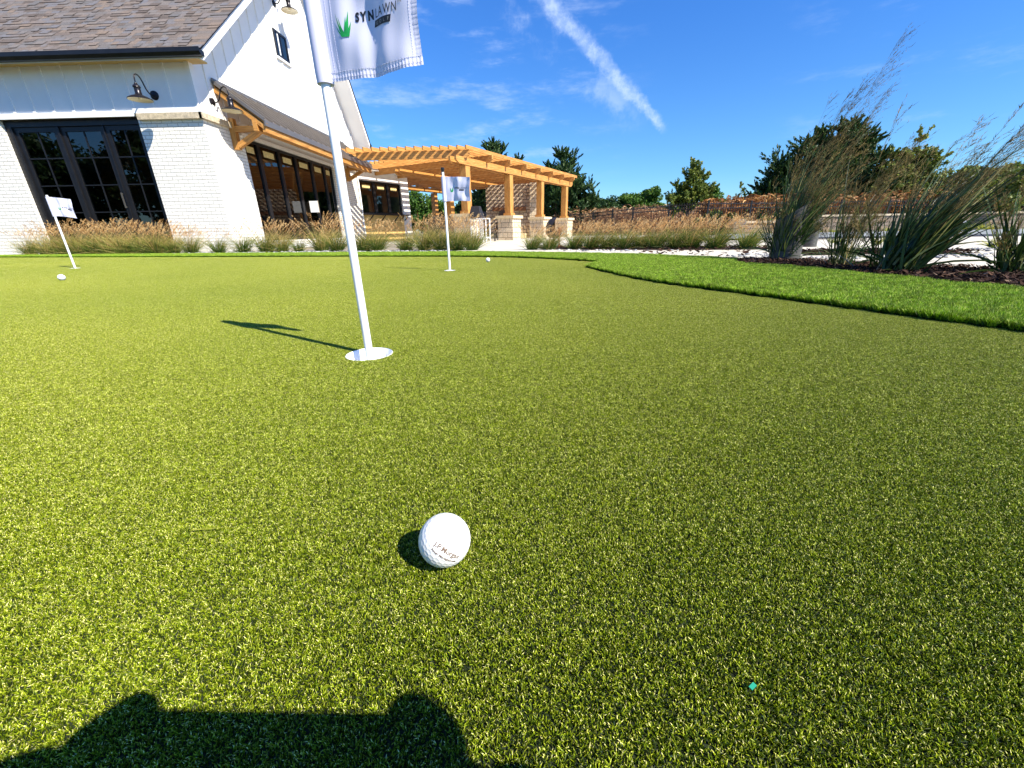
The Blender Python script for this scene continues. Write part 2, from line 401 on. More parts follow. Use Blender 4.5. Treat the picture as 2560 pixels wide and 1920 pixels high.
# contrail: a band in the sky along the arc between two directions, broken up by noise
d1 = ray(1670, 330).normalized(); d2 = ray(1310, -60).normalized()
npl = d1.cross(d2).normalized(); al = (d2 - d1 * d1.dot(d2)).normalized()
wob = noise_tex(nt, nrm, 22, 7, .7); wob2 = noise_tex(nt, nrm, 60, 7, .68)
off = fm('ADD', vmath('DOT_PRODUCT', nrm, tuple(npl)), fm('MULTIPLY', fm('SUBTRACT', wob, .5), .035))
s_al = vmath('DOT_PRODUCT', nrm, tuple(al))
wid = fm('MULTIPLY_ADD', s_al, .028, .0085)
core = fm('SUBTRACT', 1.0, sstep(fm('DIVIDE', fm('ABSOLUTE', off), wid), .0, 1.35))
ends = sstep(s_al, -.004, .03)
trail = fm('MULTIPLY', fm('MULTIPLY', core, ends), fm('MULTIPLY_ADD', sstep(wob2, .30, .75), .55, .45))
# a fainter veil hanging on the left side of it
off2 = fm('ADD', off, -.035 if npl.dot(ray(1400, 150)) > 0 else .035)
veil = fm('MULTIPLY', fm('SUBTRACT', 1.0, sstep(fm('ABSOLUTE', off2), .004, .05)), fm('MULTIPLY', sstep(noise_tex(nt, nrm, 11, 6, .6), .48, .75), fm('MULTIPLY', sstep(s_al, .02, .12), .35)))
# cirrus wisps: strong towards the left, stretched
mp = nt.nodes.new('ShaderNodeMapping'); nt.links.new(nrm, mp.inputs['Vector']); mp.inputs['Rotation'].default_value = (0, R_(12), R_(10)); mp.inputs['Scale'].default_value = (3.0, 3.5, 12)
ci = noise_tex(nt, mp.outputs[0], 2.4, 9, .62)
side = sstep(vmath('DOT_PRODUCT', nrm, tuple(ray(1000, 170).normalized())), .86, .985)
cirrus = fm('MULTIPLY', fm('MULTIPLY', sstep(ci, .46, .82), side), .42)
side2 = sstep(vmath('DOT_PRODUCT', nrm, tuple(ray(2500, 70).normalized())), .95, .995)
cir2 = fm('MULTIPLY', fm('MULTIPLY', sstep(ci, .50, .8), side2), .18)
cl = fm('ADD', fm('ADD', fm('MULTIPLY', trail, .60), veil), fm('ADD', cirrus, cir2), clamp=True)
# the phone's processing deepens the blue: grade the sky by height above the horizon
sep = nt.nodes.new('ShaderNodeSeparateXYZ'); nt.links.new(nrm, sep.inputs[0])
gr = ramp(nt, sep.outputs['Z'], [(0.0, (.66, .98, 1.25)), (.10, (.52, .92, 1.30)), (.35, (.38, .88, 1.55)), (.75, (.34, .88, 1.8))])
hs = nt.nodes.new('ShaderNodeMix'); hs.data_type = 'RGBA'; hs.blend_type = 'MULTIPLY'; hs.inputs['Factor'].default_value = 1; hs.clamp_result = False
nt.links.new(sky.outputs[0], hs.inputs['A']); nt.links.new(gr, hs.inputs['B'])
mixc = nt.nodes.new('ShaderNodeMix'); mixc.data_type = 'RGBA'
nt.links.new(cl, mixc.inputs['Factor']); nt.links.new(hs.outputs['Result'], mixc.inputs['A']); mixc.inputs['B'].default_value = (6.0, 7.2, 9.2, 1)
nt.links.new(mixc.outputs['Result'], bg.inputs['Color']); bg.inputs['Strength'].default_value = .074

sl = bpy.data.lights.new('sun', 'SUN'); sl.energy = 5.0; sl.angle = R_(.5); sl.color = (1, .93, .80)
so = bpy.data.objects.new('sun', sl); col.objects.link(so); so.rotation_euler = SUN_DIR.to_track_quat('-Z', 'Y').to_euler(); so.location = (20, -15, 25)

cd = bpy.data.cameras.new('camera'); cd.sensor_width = 36; cd.lens = 36 * FPX / 2560; cd.clip_start = .004; cd.clip_end = 3000
cam = bpy.data.objects.new('camera', cd); col.objects.link(cam); cam.matrix_world = Matrix.Translation(CAM) @ MR.to_4x4(); sc.camera = cam
sc.view_settings.view_transform = 'Standard'; sc.view_settings.look = 'None'; sc.view_settings.exposure = 0.98; sc.view_settings.gamma = 1
sc.cycles.use_denoising = True; sc.cycles.max_bounces = 8; sc.cycles.transparent_max_bounces = 12; sc.cycles.sample_clamp_indirect = 6

# ------------------------------------------------------------------ ground sheets
LIP = [(-14, 8.9), (-9.86, 7.68), (-5.9, 6.68), (-2.56, 5.83), (-.9, 5.34), (-.37, 5.1), (-.05, 4.87), (.2, 4.62), (.42, 4.38), (.58, 4.17), (.70, 3.95), (.74, 3.84), (.70, 3.72), (.56, 3.42), (.54, 3.26), (.57, 3.05), (.62, 2.78), (.67, 2.5), (.74, 2.25), (.82, 2.06), (.92, 1.86), (1.02, 1.66), (1.10, 1.48), (1.18, 1.30), (1.28, 1.10), (1.38, .9), (1.5, .6), (1.7, .1), (1.9, -1)]
FAR = [(2.6, -1), (2.15, .8), (2.02, 1.66), (1.96, 2.1), (1.93, 2.6), (1.86, 3.01), (1.74, 3.22), (1.72, 3.42), (1.98, 3.86), (1.80, 4.2), (1.44, 4.83), (.9, 5.3), (.24, 5.80), (-.64, 6.42), (-2.95, 6.95), (-5.9, 7.6), (-9.9, 8.35), (-14, 9.1)]
GREEN = [(-14, -3)] + LIP[::-1][:1] + []
GREEN = LIP + [(1.9, -3), (-14, -3)]
LAWN = LIP + FAR
def strip_sheet(name, poly, dz, mat, kind='structure', label=None, step=.5, holes=()):
    """polygon cut into a grid so that it follows the gentle slope of the ground"""
    import bmesh
    bm = bmesh.new(); vs = [bm.verts.new((x, y, 0)) for x, y in poly]
    if holes:
        es = [bm.edges.new((vs[i], vs[(i + 1) % len(vs)])) for i in range(len(vs))]
        for hx, hy, hr_ in holes:
            c = [bm.verts.new((hx + hr_ * math.cos(2 * math.pi * k / 40), hy + hr_ * math.sin(2 * math.pi * k / 40), 0)) for k in range(40)]
            es += [bm.edges.new((c[k], c[(k + 1) % 40])) for k in range(40)]
        bmesh.ops.triangle_fill(bm, use_beauty=True, use_dissolve=False, edges=es, normal=(0, 0, 1))
    else: bm.faces.new(vs)
    bmesh.ops.triangulate(bm, faces=bm.faces)
    ys = [p[1] for p in poly]
    for k in (-3.0, 12.0):
        if min(ys) < k < max(ys):
            bmesh.ops.bisect_plane(bm, geom=bm.verts[:] + bm.edges[:] + bm.faces[:], plane_co=(0, k, 0), plane_no=(0, 1, 0))
    for v in bm.verts: v.co.z = gz(v.co.y) + dz
    bmesh.ops.recalc_face_normals(bm, faces=bm.faces)
    me = bpy.data.meshes.new(name); bm.to_mesh(me); bm.free(); me.materials.append(mat)
    if me.polygons and me.polygons[0].normal.z < 0: me.flip_normals()
    o = bpy.data.objects.new(name, me); col.objects.link(o)
    if kind: o['kind'] = kind
    return o
M['earth'] = simple('dry_earth_and_grass', (.11, .095, .045), .95, var=.35, scale=.9, bmp=.6, bd=.03)
M['turfbase'] = simple('turf_backing', (.012, .02, .004), .95, var=.3, scale=80, bmp=0)
M['lawnbase'] = simple('lawn_backing', (.010, .018, .004), .95, var=.3, scale=80, bmp=0)
M['mulch'] = simple('bark_mulch_soil', (.055, .028, .016), .95, var=.5, scale=30, bmp=.9, bd=.02)
M['gravel'] = simple('gravel_bed', (.34, .29, .22), .95, var=.45, scale=40, bmp=.9, bd=.02)
BIG = 420
HOLES = [gnd(924, 886), gnd(1124.8, 676.6), gnd(188.3, 670.8)]
CUPR = (.0535, .045, .045)
HL = [(h.x, h.y, r - .0005) for h, r in zip(HOLES, CUPR)]
strip_sheet('ground', [(-BIG, -BIG), (BIG, -BIG), (BIG, BIG * 2), (-BIG, BIG * 2)], -.012, M['earth'], holes=HL)
strip_sheet('putting_green', GREEN, 0, M['turfbase'], holes=HL)
strip_sheet('lawn', LAWN, .004, M['lawnbase'])
strip_sheet('planting_bed', [(-16, 9.5), (-14, 9.1), (-9.9, 8.35), (-5.9, 7.6), (-2.95, 6.95), (-1.15, 6.55), (-1.15, 8.4), (-1.9, 9.2), (-3.6, 13.0), (-6.1, 16.5), (-6.2, 9.5)], -.004, M['gravel'])
# pale concrete: patio under the pergola, path behind the lawn, the court to the right
strip_sheet('patio', [(-1.15, 6.6), (-.64, 6.46), (.3, 5.86), (.9, 5.36), (1.5, 4.86), (2.0, 4.3), (2.06, 3.9), (8.5, 6.1), (9.5, 11.8), (3.2, 8.2), (.15, 8.9), (-.1, 9.4), (3.4, 15.5), (7.4, 23), (1.0, 25.6), (-6.1, 25), (-6.1, 16.6), (-3.6, 13.2), (-1.9, 9.3), (-1.15, 8.5)], 0.0, M['concrete'])
strip_sheet('flower_bed', [(.17, 8.85), (.35, 7.45), (1.2, 6.7), (2.2, 6.25), (3.6, 5.95), (4.0, 6.5), (3.3, 8.0)], .006, M['mulch'])
strip_sheet('mulch_bed', [(1.74, 3.46), (1.76, 3.24), (1.88, 3.03), (1.95, 2.6), (1.98, 2.1), (2.04, 1.66), (2.17, .8), (2.6, -1), (4.4, -1), (3.6, 1.4), (3.05, 2.30), (2.75, 2.75), (2.5, 3.2), (2.35, 3.7), (2.0, 3.84)], .002, M['mulch'])
strip_sheet('path', [(2.0, 3.88), (2.38, 3.74), (2.53, 3.23), (2.78, 2.78), (3.08, 2.33), (3.63, 1.43), (4.4, -1), (30, -1), (30, 11.6), (9.6, 11.7), (8.6, 6.1)], -.004, M['concrete'])
strip_sheet('yellow_flower_bed', [(3.0, 4.45), (3.9, 4.5), (4.6, 4.3), (4.7, 4.7), (4.1, 5.2), (3.2, 5.2)], .006, M['mulch'])
strip_sheet('road', [(9.6, 11.75), (30, 11.65), (60, 12.5), (60, 14.2), (7.2, 14.2), (8.0, 11.9)], -.006, M['asphalt'])
kb = MB(); kb.box((6.6, 14.2, -.12), (60, 14.45, .03)); kb.build('kerb', M['kerb'])['kind'] = 'structure'
strip_sheet('gravel_verge', [(6.6, 14.46), (60, 14.46), (60, 21), (6.0, 21)], -.004, M['gravel'])

# ------------------------------------------------------------------ turf
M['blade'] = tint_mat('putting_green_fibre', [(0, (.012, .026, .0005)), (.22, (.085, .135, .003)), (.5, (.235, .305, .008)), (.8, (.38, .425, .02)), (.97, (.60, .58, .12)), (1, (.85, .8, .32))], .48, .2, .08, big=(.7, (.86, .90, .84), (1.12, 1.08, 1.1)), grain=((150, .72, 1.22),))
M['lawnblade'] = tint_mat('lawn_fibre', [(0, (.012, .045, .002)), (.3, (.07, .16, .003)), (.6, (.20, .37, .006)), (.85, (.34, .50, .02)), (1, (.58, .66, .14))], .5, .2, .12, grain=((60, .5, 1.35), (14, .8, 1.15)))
def turf_tile(n, half):
    base = np.zeros((n, 3)); base[:, :2] = rng.uniform(-half, half, (n, 2))
    d = unit(np.stack([rng.normal(0, .36, n), rng.normal(0, .36, n), np.ones(n)], 1))
    L = rng.uniform(.0024, .0042, n); bend = np.zeros((n, 3)); bend[:, :2] = rng.normal(0, .0009, (n, 2)); bend[:, 2] = -L * rng.uniform(0, .25, n)
    t = np.clip(rng.beta(1.7, 1.7, n) + (rng.random(n) > .99) * .6, 0, 1)
    return blades(base, d, L, rng.uniform(.00055, .00095, n), bend, 3, t, (.12, 1.25))  # fibres darken downward: dirty base, plus shade between them put into the tint
tiles = []
for k in range(4):
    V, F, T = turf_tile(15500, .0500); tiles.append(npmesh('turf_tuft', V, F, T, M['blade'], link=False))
g = .1; X, Y = np.meshgrid(np.arange(-13.9, 2, g), np.arange(-.25, 8.9, g)); P = np.stack([X.ravel(), Y.ravel()], 1)
P = P[(np.abs(P[:, 0] + .03 * P[:, 1]) < 1.55 * np.maximum(P[:, 1], 0) + .9)]
Gs = np.array(GREEN)
def shrink_in(P, poly, d):
    ok = inside(P, poly)
    for dx, dy in ((d, 0), (-d, 0), (0, d), (0, -d)): ok &= inside(P + np.array([dx, dy]), poly)
    return ok
# tufts that touch a cup are left out and replaced by a ring of fine ones
def near_hole(P, r): 
    m = np.zeros(len(P), bool)
    for h in HOLES: m |= (np.hypot(P[:, 0] - h.x, P[:, 1] - h.y) < r)
    return m
P = P[inside(P, GREEN)]
nh = near_hole(P, .13)
Pa = P[~nh]
rots = np.zeros((len(Pa), 3)); rots[:, 2] = rng.integers(0, 4, len(Pa)) * math.pi / 2
pts = np.column_stack([Pa, gzn(Pa[:, 1])])
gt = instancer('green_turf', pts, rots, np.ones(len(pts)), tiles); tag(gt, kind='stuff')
# fine ring round each cup, one small tile each
parts = []
for h in HOLES:
    n = 190000 if h.y < 2 else 90000
    q = rng.uniform(-.19, .19, (n, 2)); Q = q + np.array([h.x, h.y])
    gx = np.round((Q[:, 0] + 13.9) / g) * g - 13.9; gy = np.round((Q[:, 1] + .25) / g) * g - .25
    keep = near_hole(np.stack([gx, gy], 1), .13) & (np.hypot(q[:, 0], q[:, 1]) > (.0545 if h.y < 2 else .046)); Q = Q[keep]; n = len(Q)
    base = np.column_stack([Q, gzn(Q[:, 1])])
    d = unit(np.stack([rng.normal(0, .36, n), rng.normal(0, .36, n), np.ones(n)], 1)); L = rng.uniform(.0024, .0042, n)
    bend = np.zeros((n, 3)); bend[:, :2] = rng.normal(0, .0009, (n, 2)); bend[:, 2] = -L * rng.uniform(0, .25, n)
    parts.append(blades(base, d, L, rng.uniform(.0006, .00105, n) * (1 if h.y < 2 else 1.4), bend, 3, np.clip(rng.beta(1.7, 1.7, n), 0, 1), (.12, 1.25)))  # same tint: dirty base and painted shade low on the fibres
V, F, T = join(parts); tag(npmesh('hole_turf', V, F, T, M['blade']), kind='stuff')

# lawn: taller soft blades, denser clumps near the camera
def lawn_tile(n, half, hh, ww):
    base = np.zeros((n, 3)); base[:, :2] = rng.uniform(-half, half, (n, 2))
    d = unit(np.stack([rng.normal(0, .25, n), rng.normal(0, .25, n), np.ones(n)], 1))
    L = rng.uniform(.82, 1.05, n) * hh; bend = np.zeros((n, 3)); bend[:, :2] = rng.normal(0, .006, (n, 2)); bend[:, 2] = -rng.uniform(0, .25, n) * L
    return blades(base, d, L, rng.uniform(.8, 1.3, n) * ww, bend, 4, np.clip(rng.beta(2.4, 1.8, n), 0, 1), (.0, 1.2))  # dark blade base, shade along the lip put into the tint
ltiles = []
for k in range(4):
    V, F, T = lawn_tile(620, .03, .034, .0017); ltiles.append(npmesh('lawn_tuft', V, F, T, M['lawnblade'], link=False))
g2 = .05
X, Y = np.meshgrid(np.arange(-14, 2.8, g2), np.arange(-.4, 9.2, g2)); P = np.stack([X.ravel(), Y.ravel()], 1) + rng.uniform(-.012, .012, (X.size, 2))
P = P[inside(P, LAWN)]; P = P[(np.abs(P[:, 0]) < 1.6 * np.maximum(P[:, 1], 0) + 1.0)]
# extra points right along the lip so the edge is a clean, full wall of blades
ext = []
for a, b in zip(LIP[:-1], LIP[1:]):
    n = int(math.hypot(b[0] - a[0], b[1] - a[1]) / .03) + 1
    for i in range(n):
        f = i / n; ext.append((a[0] * (1 - f) + b[0] * f + rng.uniform(-.006, .006), a[1] * (1 - f) + b[1] * f + rng.uniform(-.006, .006)))
ext = np.array(ext); ext = ext[(np.abs(ext[:, 0]) < 1.6 * np.maximum(ext[:, 1], 0) + 1.0)]
P = np.concatenate([P, ext + np.array([.012, .012])])
rots = np.zeros((len(P), 3)); rots[:, 2] = rng.uniform(0, 6.28, len(P))
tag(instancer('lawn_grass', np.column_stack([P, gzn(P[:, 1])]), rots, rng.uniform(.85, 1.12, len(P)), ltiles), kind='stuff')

# ------------------------------------------------------------------ golf things
def text_mesh(body, size, shear=0.0, offset=0.0, spacing=1.0, align='LEFT', extrude=0):
    cu = bpy.data.curves.new('lettering', 'FONT'); cu.body = body; cu.size = size; cu.shear = shear; cu.offset = offset; cu.space_character = spacing
    cu.align_x = align; cu.resolution_u = 4
    o = bpy.data.objects.new('lettering', cu); col.objects.link(o)
    dg = bpy.context.evaluated_depsgraph_get(); dg.update()
    me = bpy.data.meshes.new_from_object(o.evaluated_get(dg)); bpy.data.objects.remove(o)
    V = [tuple(v.co) for v in me.vertices]; F = [tuple(p.vertices) for p in me.polygons]
    bpy.data.meshes.remove(me); return V, F
def subdiv_long(V, F, maxlen):
    """split long edges so lettering can follow a curved surface"""
    import bmesh
    bm = bmesh.new(); vs = [bm.verts.new(v) for v in V]
    for f in F:
        try: bm.faces.new([vs[i] for i in f])
        except Exception: pass
    bmesh.ops.triangulate(bm, faces=bm.faces)
    for _ in range(5):
        e = [x for x in bm.edges if x.calc_length() > maxlen]
        if not e: break
        bmesh.ops.subdivide_edges(bm, edges=e, cuts=1); bmesh.ops.triangulate(bm, faces=[f for f in bm.faces if len(f.verts) > 3])
    bm.verts.ensure_lookup_table(); V2 = [tuple(v.co) for v in bm.verts]; F2 = [tuple(v.index for v in f.verts) for f in bm.faces] if not bm.verts.index_update() else []
    bm.free(); return V2, F2
def raw_mesh(name, V, F, mat, parent=None, loc=None, smooth=False):
    me = bpy.data.meshes.new(name); me.from_pydata(V, [], F); me.materials.append(mat)
    if smooth: me.polygons.foreach_set('use_smooth', [True] * len(me.polygons))
    o = bpy.data.objects.new(name, me); col.objects.link(o)
    if parent: o.parent = parent
    if loc: o.location = loc
    return o

# dimpled ball
import bmesh
def ball_mesh(sub=6):
    bm = bmesh.new(); bmesh.ops.create_icosphere(bm, subdivisions=sub, radius=1); me = bpy.data.meshes.new('golf_ball')
    V = np.array([v.co[:] for v in bm.verts]); n = 330; i = np.arange(n) + .5
    ph = np.arccos(1 - 2 * i / n); th = math.pi * (1 + 5 ** .5) * i
    D = np.stack([np.cos(th) * np.sin(ph), np.sin(th) * np.sin(ph), np.cos(ph)], 1)
    c = (V @ D.T).max(1); ang = np.arccos(np.clip(c, -1, 1)); rad = .100
    dep = np.where(ang < rad, (1 - (ang / rad) ** 2), 0) ** .8 * .013
    V = V * (1 - dep)[:, None] * .02135
    for v, c3 in zip(bm.verts, V): v.co = c3
    bm.to_mesh(me); bm.free(); me.polygons.foreach_set('use_smooth', [True] * len(me.polygons)); me.materials.append(M['ball']); return me
bc = Vector(gnd(1112, 1434)); bcen = atY(1113, 1362, .262); BALL = Vector((bcen.x, bcen.y, gz(.26) + .0235))
bm_near = ball_mesh(7)
ball = bpy.data.objects.new('golf_ball', bm_near); col.objects.link(ball); ball.location = BALL
tag(ball, 'large dimpled white golf ball with printed bank lettering, closest to the viewer', 'golf ball', 'golf balls on the green')
# lettering wrapped on the ball: frame facing the camera
def wrap_on_ball(V, F, name, mat, centre_px, up_angle, sx=1.0):
    d = ray(*centre_px).normalized(); oc = CAM - BALL; b_ = d.dot(oc); disc = b_ * b_ - (oc.dot(oc) - .02135 ** 2); t = -b_ - math.sqrt(max(disc, 0))
    nrmv = ((CAM + d * t) - BALL).normalized()
    right = MR @ Vector((1, 0, 0)); right = (right - nrmv * right.dot(nrmv)).normalized(); up = nrmv.cross(right)
    ca, sa = math.cos(up_angle), math.sin(up_angle); r2 = right * ca + up * sa; u2 = up * ca - right * sa
    out = []
    for x, y, z in V:
        a = math.hypot(x, y) / .02135 + 1e-9; tdir = (r2 * x + u2 * y) / (math.hypot(x, y) + 1e-12)
        out.append(tuple((nrmv * math.cos(a) + tdir * math.sin(a)) * .02147))
    return raw_mesh(name, out, F, mat, ball)
px = .0427 / 137   # metres per photo pixel at the ball
def lettering(body, w_px, ang, centre, mat, name, off=0.0, sp=1.0):
    V, F = text_mesh(body, .005, offset=off, align='CENTER', spacing=sp); xs = [v[0] for v in V]; k = w_px * px / (max(xs) - min(xs)); cx = (max(xs) + min(xs)) / 2
    ys = [v[1] for v in V]; cy = (max(ys) + min(ys)) / 2
    V = [((v[0] - cx) * k, (v[1] - cy) * k, 0) for v in V]; V, F = subdiv_long(V, F, .0009)
    return wrap_on_ball(V, F, name, mat, centre, ang)
lettering('J.P.Morgan', 78, R_(-37), (1117, 1381), M['inkgold'], 'lettering', off=.00012)
lettering('Asset Management', 78, R_(-37), (1108, 1395), M['inkgold'], 'lettering', off=.00008)
ln = [(-36 * px, -.00004, 0), (36 * px, -.00004, 0), (36 * px, .00004, 0), (-36 * px, .00004, 0)]
V, F = subdiv_long(ln, [(0, 1, 2, 3)], .0009); wrap_on_ball(V, F, 'printed_line', M['inkgold'], (1112, 1388.5), R_(-37))
# the broken marks near the top of the ball
for (cx_, cy_, wv, an) in ((1131, 1297, 7, 10), (1137, 1300, 5, -60), (1152, 1310, 6, -75), (1151, 1317, 7, -60), (1153, 1322, 4, 20)):
    V = [(-wv / 2 * px, -.00008, 0), (wv / 2 * px, -.00005, 0), (wv / 2 * px, .00008, 0), (-wv / 2 * px, .00005, 0)]
    wrap_on_ball(V, [(0, 1, 2, 3)], 'printed_mark', M['inkblack'], (cx_, cy_), R_(an))
far_ball = ball_mesh(5)
for (x, y), lab in (((157, 701.5), 'small white golf ball in front of the leftmost flagstick'), ((1220, 655.5), 'tiny white golf ball near the far edge of the green, right of the upright flagstick')):
    p = gnd(x, y); b = bpy.data.objects.new('golf_ball', far_ball); col.objects.link(b); b.location = (p.x, p.y, p.z + .022)
    tag(b, lab, 'golf ball', 'golf balls on the green')

def flag_z(u, v, k, amp=1.0):
    """cloth ripple: u 0..1 from pole outwards, v 0..1 bottom to top"""
    f = min(1, u * 2.6)
    return amp * f * (.0065 * math.sin(u * 12 + 1.2 + v * 1.3 + k) * (1 - .55 * u) + .0022 * math.sin(u * 27 - v * 2.1 + k * 2) * (1 - .6 * u) + .002 * math.sin(v * 9 + u * 6) - .010 * u * u)
def flagstick(loc, label, cupr=.0535, yaw=0.0, k=0.0, w_=.178, h_=.165, z0=.535, sag=.02, top=.72, lean=(0, 0), sk=0.0, logo=True, cap=False, amp=1.0):
    r = empty('flagstick', loc, yaw); tag(r, label, 'golf flag', 'practice green flagsticks')
    pl = MB(); pl.tube([(0, 0, -.095), (0, 0, 0), (lean[0] * .3, lean[1] * .3, .3), (lean[0] * .7, lean[1] * .7, top)], .0088, 16); pl.build('pole', M['pole'], r, smooth=True)
    cp = MB(); cp.lathe([(0, -.10), (cupr * .90, -.10), (cupr * .955, -.09), (cupr * .965, .0005), (cupr * .98, .0018), (cupr, .001), (cupr, -.105), (0, -.106)], (0, 0, 0), 48); cp.build('cup', M['cup'], r, smooth=True)
    if cap: c = MB(); c.lathe([(.0, top + .012), (.012, top + .010), (.013, top - .002), (.006, top - .03)], (lean[0] * .7, lean[1] * .7, 0), 16); c.build('pole_cap', M['black'], r, smooth=True)
    nu, nv = 110, 60; lx = lambda z: lean[0] * z
    def pos(u, v, e=0.0):
        z = z0 + h_ * v - sag * math.sin(u * 1.9) * (1 - v) * (-1 if sag < 0 else 1) * 0 + sk * u
        x = lx(z) + .010 + (w_ - .004 * math.sin(v * 5)) * u; y = flag_z(u, v, k, amp)
        # stitched hems pucker
        if v < .07 or u > .95: y += .0007 * math.sin((u * 190 if v < .07 else v * 150))
        if v < .075 and v > .06 or .942 < u < .952: y += .0006
        return (x, y - e, z + (-.004 * math.sin(u * 3.1 + k) * (1 - v)))
    V = [pos(i / nu, j / nv) for j in range(nv + 1) for i in range(nu + 1)]
    F = [(j * (nu + 1) + i, j * (nu + 1) + i + 1, (j + 1) * (nu + 1) + i + 1, (j + 1) * (nu + 1) + i) for j in range(nv) for i in range(nu)]
    fl = raw_mesh('flag', V, F, M['cloth'], r, smooth=True)
    # sleeve round the pole
    sl_ = MB(); z1 = z0 + h_; n = 14
    sl_.tube([(lx(z0 - .004), .001, z0 - .004), (lx(z0 + .012), .001, z0 + .010), (lx(z1), .001, z1)], [.0152, .0158, .0155], 24, cap=True); so_ = sl_.build('sleeve', M['cloth'], fl, smooth=True)
    st = MB()
    for off_u in (.075, .135, .925):
        for j in range(40):
            if off_u > .9 and j % 1: continue
            a = pos(off_u, .03 + .96 * j / 40, .0006); b = pos(off_u, .03 + .96 * (j + .62) / 40, .0006); st.tube([a, b], .00028, 4)
    for i in range(58):
        for v in (.03, .085):
            a = pos(i / 58, v, .0006); b = pos((i + .62) / 58, v, .0006); st.tube([a, b], .00028, 4)
    st.build('stitching', M['cloth'], fl)
    if logo:
        def put(V, F, nm, mat, e=.0008):
            V, F = subdiv_long(V, F, .004)
            raw_mesh(nm, [pos(x * 1.06 + .003 / w_, y, e) for x, y, z in V], F, mat, fl)
        # coordinates on the cloth in metres -> (u, v)
        def tx(body, x, y, hgt, off=0, shear=0, sp=1.0, mat=M['inkblack'], nm='lettering', slope=0.0, e=.0008, squeeze=1.0):
            V, F = text_mesh(body, hgt / .72, offset=off, shear=shear, spacing=sp)
            put([((x + v[0] * squeeze) / w_, (y + v[1] + slope * v[0]) / h_, 0) for v in V], F, nm, mat, e)
        by = .081
        for i, ch in enumerate('SYN'): tx(ch, (.0670, .0768, .0895)[i], by, .0125, off=.0009, squeeze=.86)
        for i, ch in enumerate('LAWN'): tx(ch, (.1040, .1120, .1235, .1390)[i], by, .0125, shear=.14, off=.0000, squeeze=.80)
        tx('TM', .1510, by + .0085, .0045)
        # black bar with GOLF
        bar = [(.1010, by - .012, 0), (.1360, by - .012, 0), (.1385, by - .0028, 0), (.1030, by - .0028, 0)]
        put([(x / w_, y / h_, 0) for x, y, _ in bar], [(0, 1, 2, 3)], 'logo_bar', M['inkblack'])
        for i, ch in enumerate('GOLF'): tx(ch, .1055 + i * .0086, by - .0097, .0045, shear=.1, mat=M['inkgrey'], e=.0013)
        # green tuft emblem of tapering blades
        def bl(x0, x1, tipx, tipy, y0=by - .020, y1=None):
            return [(x0, y0), (x1, y0), ((x1 + tipx) / 2 + (tipx - x1) * .12, (y0 + tipy) / 2), (tipx, tipy), ((x0 + tipx) / 2 - (x0 - tipx) * .12 * (1 if tipx < x0 else -1), (y0 + tipy) / 2)]
        gl = [bl(.0400, .0440, .0300, by - .001), bl(.0410, .0470, .0310, by + .015), bl(.0430, .0490, .0362, by + .009), bl(.0450, .0510, .0500, by + .009), bl(.0470, .0535, .0548, by + .016), bl(.0500, .0545, .0590, by + .001)]
        for i, q in enumerate(gl): put([(x / w_, y / h_, 0) for x, y in q], [tuple(range(5))], 'emblem_blade', M['inkgreen'], .0008 + i * .00004)
    return r
flagstick(HOLES[0], 'nearest large white flagstick, its satin logo flag cut off by the picture top', lean=(-.015, 0), w_=.200, z0=.534, h_=.165, k=.2, sk=.002, amp=.95, yaw=R_(-15))
flagstick(HOLES[1], 'small upright white flagstick in front of the timber pergola', cupr=.045, w_=.196, z0=.497, h_=.16, k=2.4, sk=-.012, cap=True, top=.705, lean=(-.004, 0), yaw=R_(-14))
flagstick(HOLES[2], 'white flagstick at far left in front of the black glass doors', cupr=.045, w_=.16, z0=.50, h_=.175, k=3.6, sk=-.02, cap=False, top=.69, yaw=R_(22))

# ================================================================== clubhouse
YF, XG, YB = 9.2, -6.36, 17.1            # front wall plane, gable wall plane, far corner
XL = -17.0
house = tag(empty('clubhouse', (XG, YF, gz(9.2))), 'white brick and board clubhouse with grey shingle roof and black framed doors', 'building')
H0 = Vector(house.location)
def hb(mb, name, mat, parent=house, **kw):
    """build a part of the house with world-placed vertices"""
    o = mb.build(name, mat, parent, origin=tuple(H0), **kw)
    o.location = (0, 0, 0); return o
def sub(mb, name, mat, parent, **kw):
    o = mb.build(name, mat, parent, origin=tuple(H0), **kw); o.location = (0, 0, 0); return o
def wall_cells(mb, plane, c0, c1, u0, u1, z0, z1, openings):
    """wall slab between c0..c1 in the plane's normal, cut round the openings (u0,u1,z0,z1)"""
    us = sorted({u0, u1, *[o[0] for o in openings], *[o[1] for o in openings]}); zs = sorted({z0, z1, *[o[2] for o in openings], *[o[3] for o in openings]})
    us = [u for u in us if u0 <= u <= u1]; zs = [z for z in zs if z0 <= z <= z1]
    for a, b in zip(us[:-1], us[1:]):
        run = None
        for p, q in zip(zs[:-1], zs[1:]):
            hole = any(o[0] <= a and b <= o[1] and o[2] <= p and q <= o[3] for o in openings)
            if hole:
                continue
            if plane == 'Y': mb.box((a, c0, p), (b, c1, q))
            else: mb.box((c0, a, p), (c1, b, q))
DX0, DX1, DZ1 = -10.55, -7.68, 2.50
b = MB(); wall_cells(b, 'Y', YF, YF + .26, XL, XG - .26, -.14, 2.50, [(DX0, DX1, -.08, 2.50)]); 
b.box((XG - .26, YF, -.14), (XG, YF + .26, 2.50))
hb(b, 'wall', M['brick'])
WY0, WY1, WZ0, WZ1 = 10.40, 15.08, .12, 2.36
b = MB(); wall_cells(b, 'X', XG - .26, XG, YF + .26, YB, -.14, 2.46, [(WY0, WY1, WZ0, WZ1)]); o = hb(b, 'wall', M['brick'])
b = MB(); b.box((XG - .26, YF + .26, 2.46), (XG - .03, YB, 2.56)); hb(b, 'wall', M['siding'])
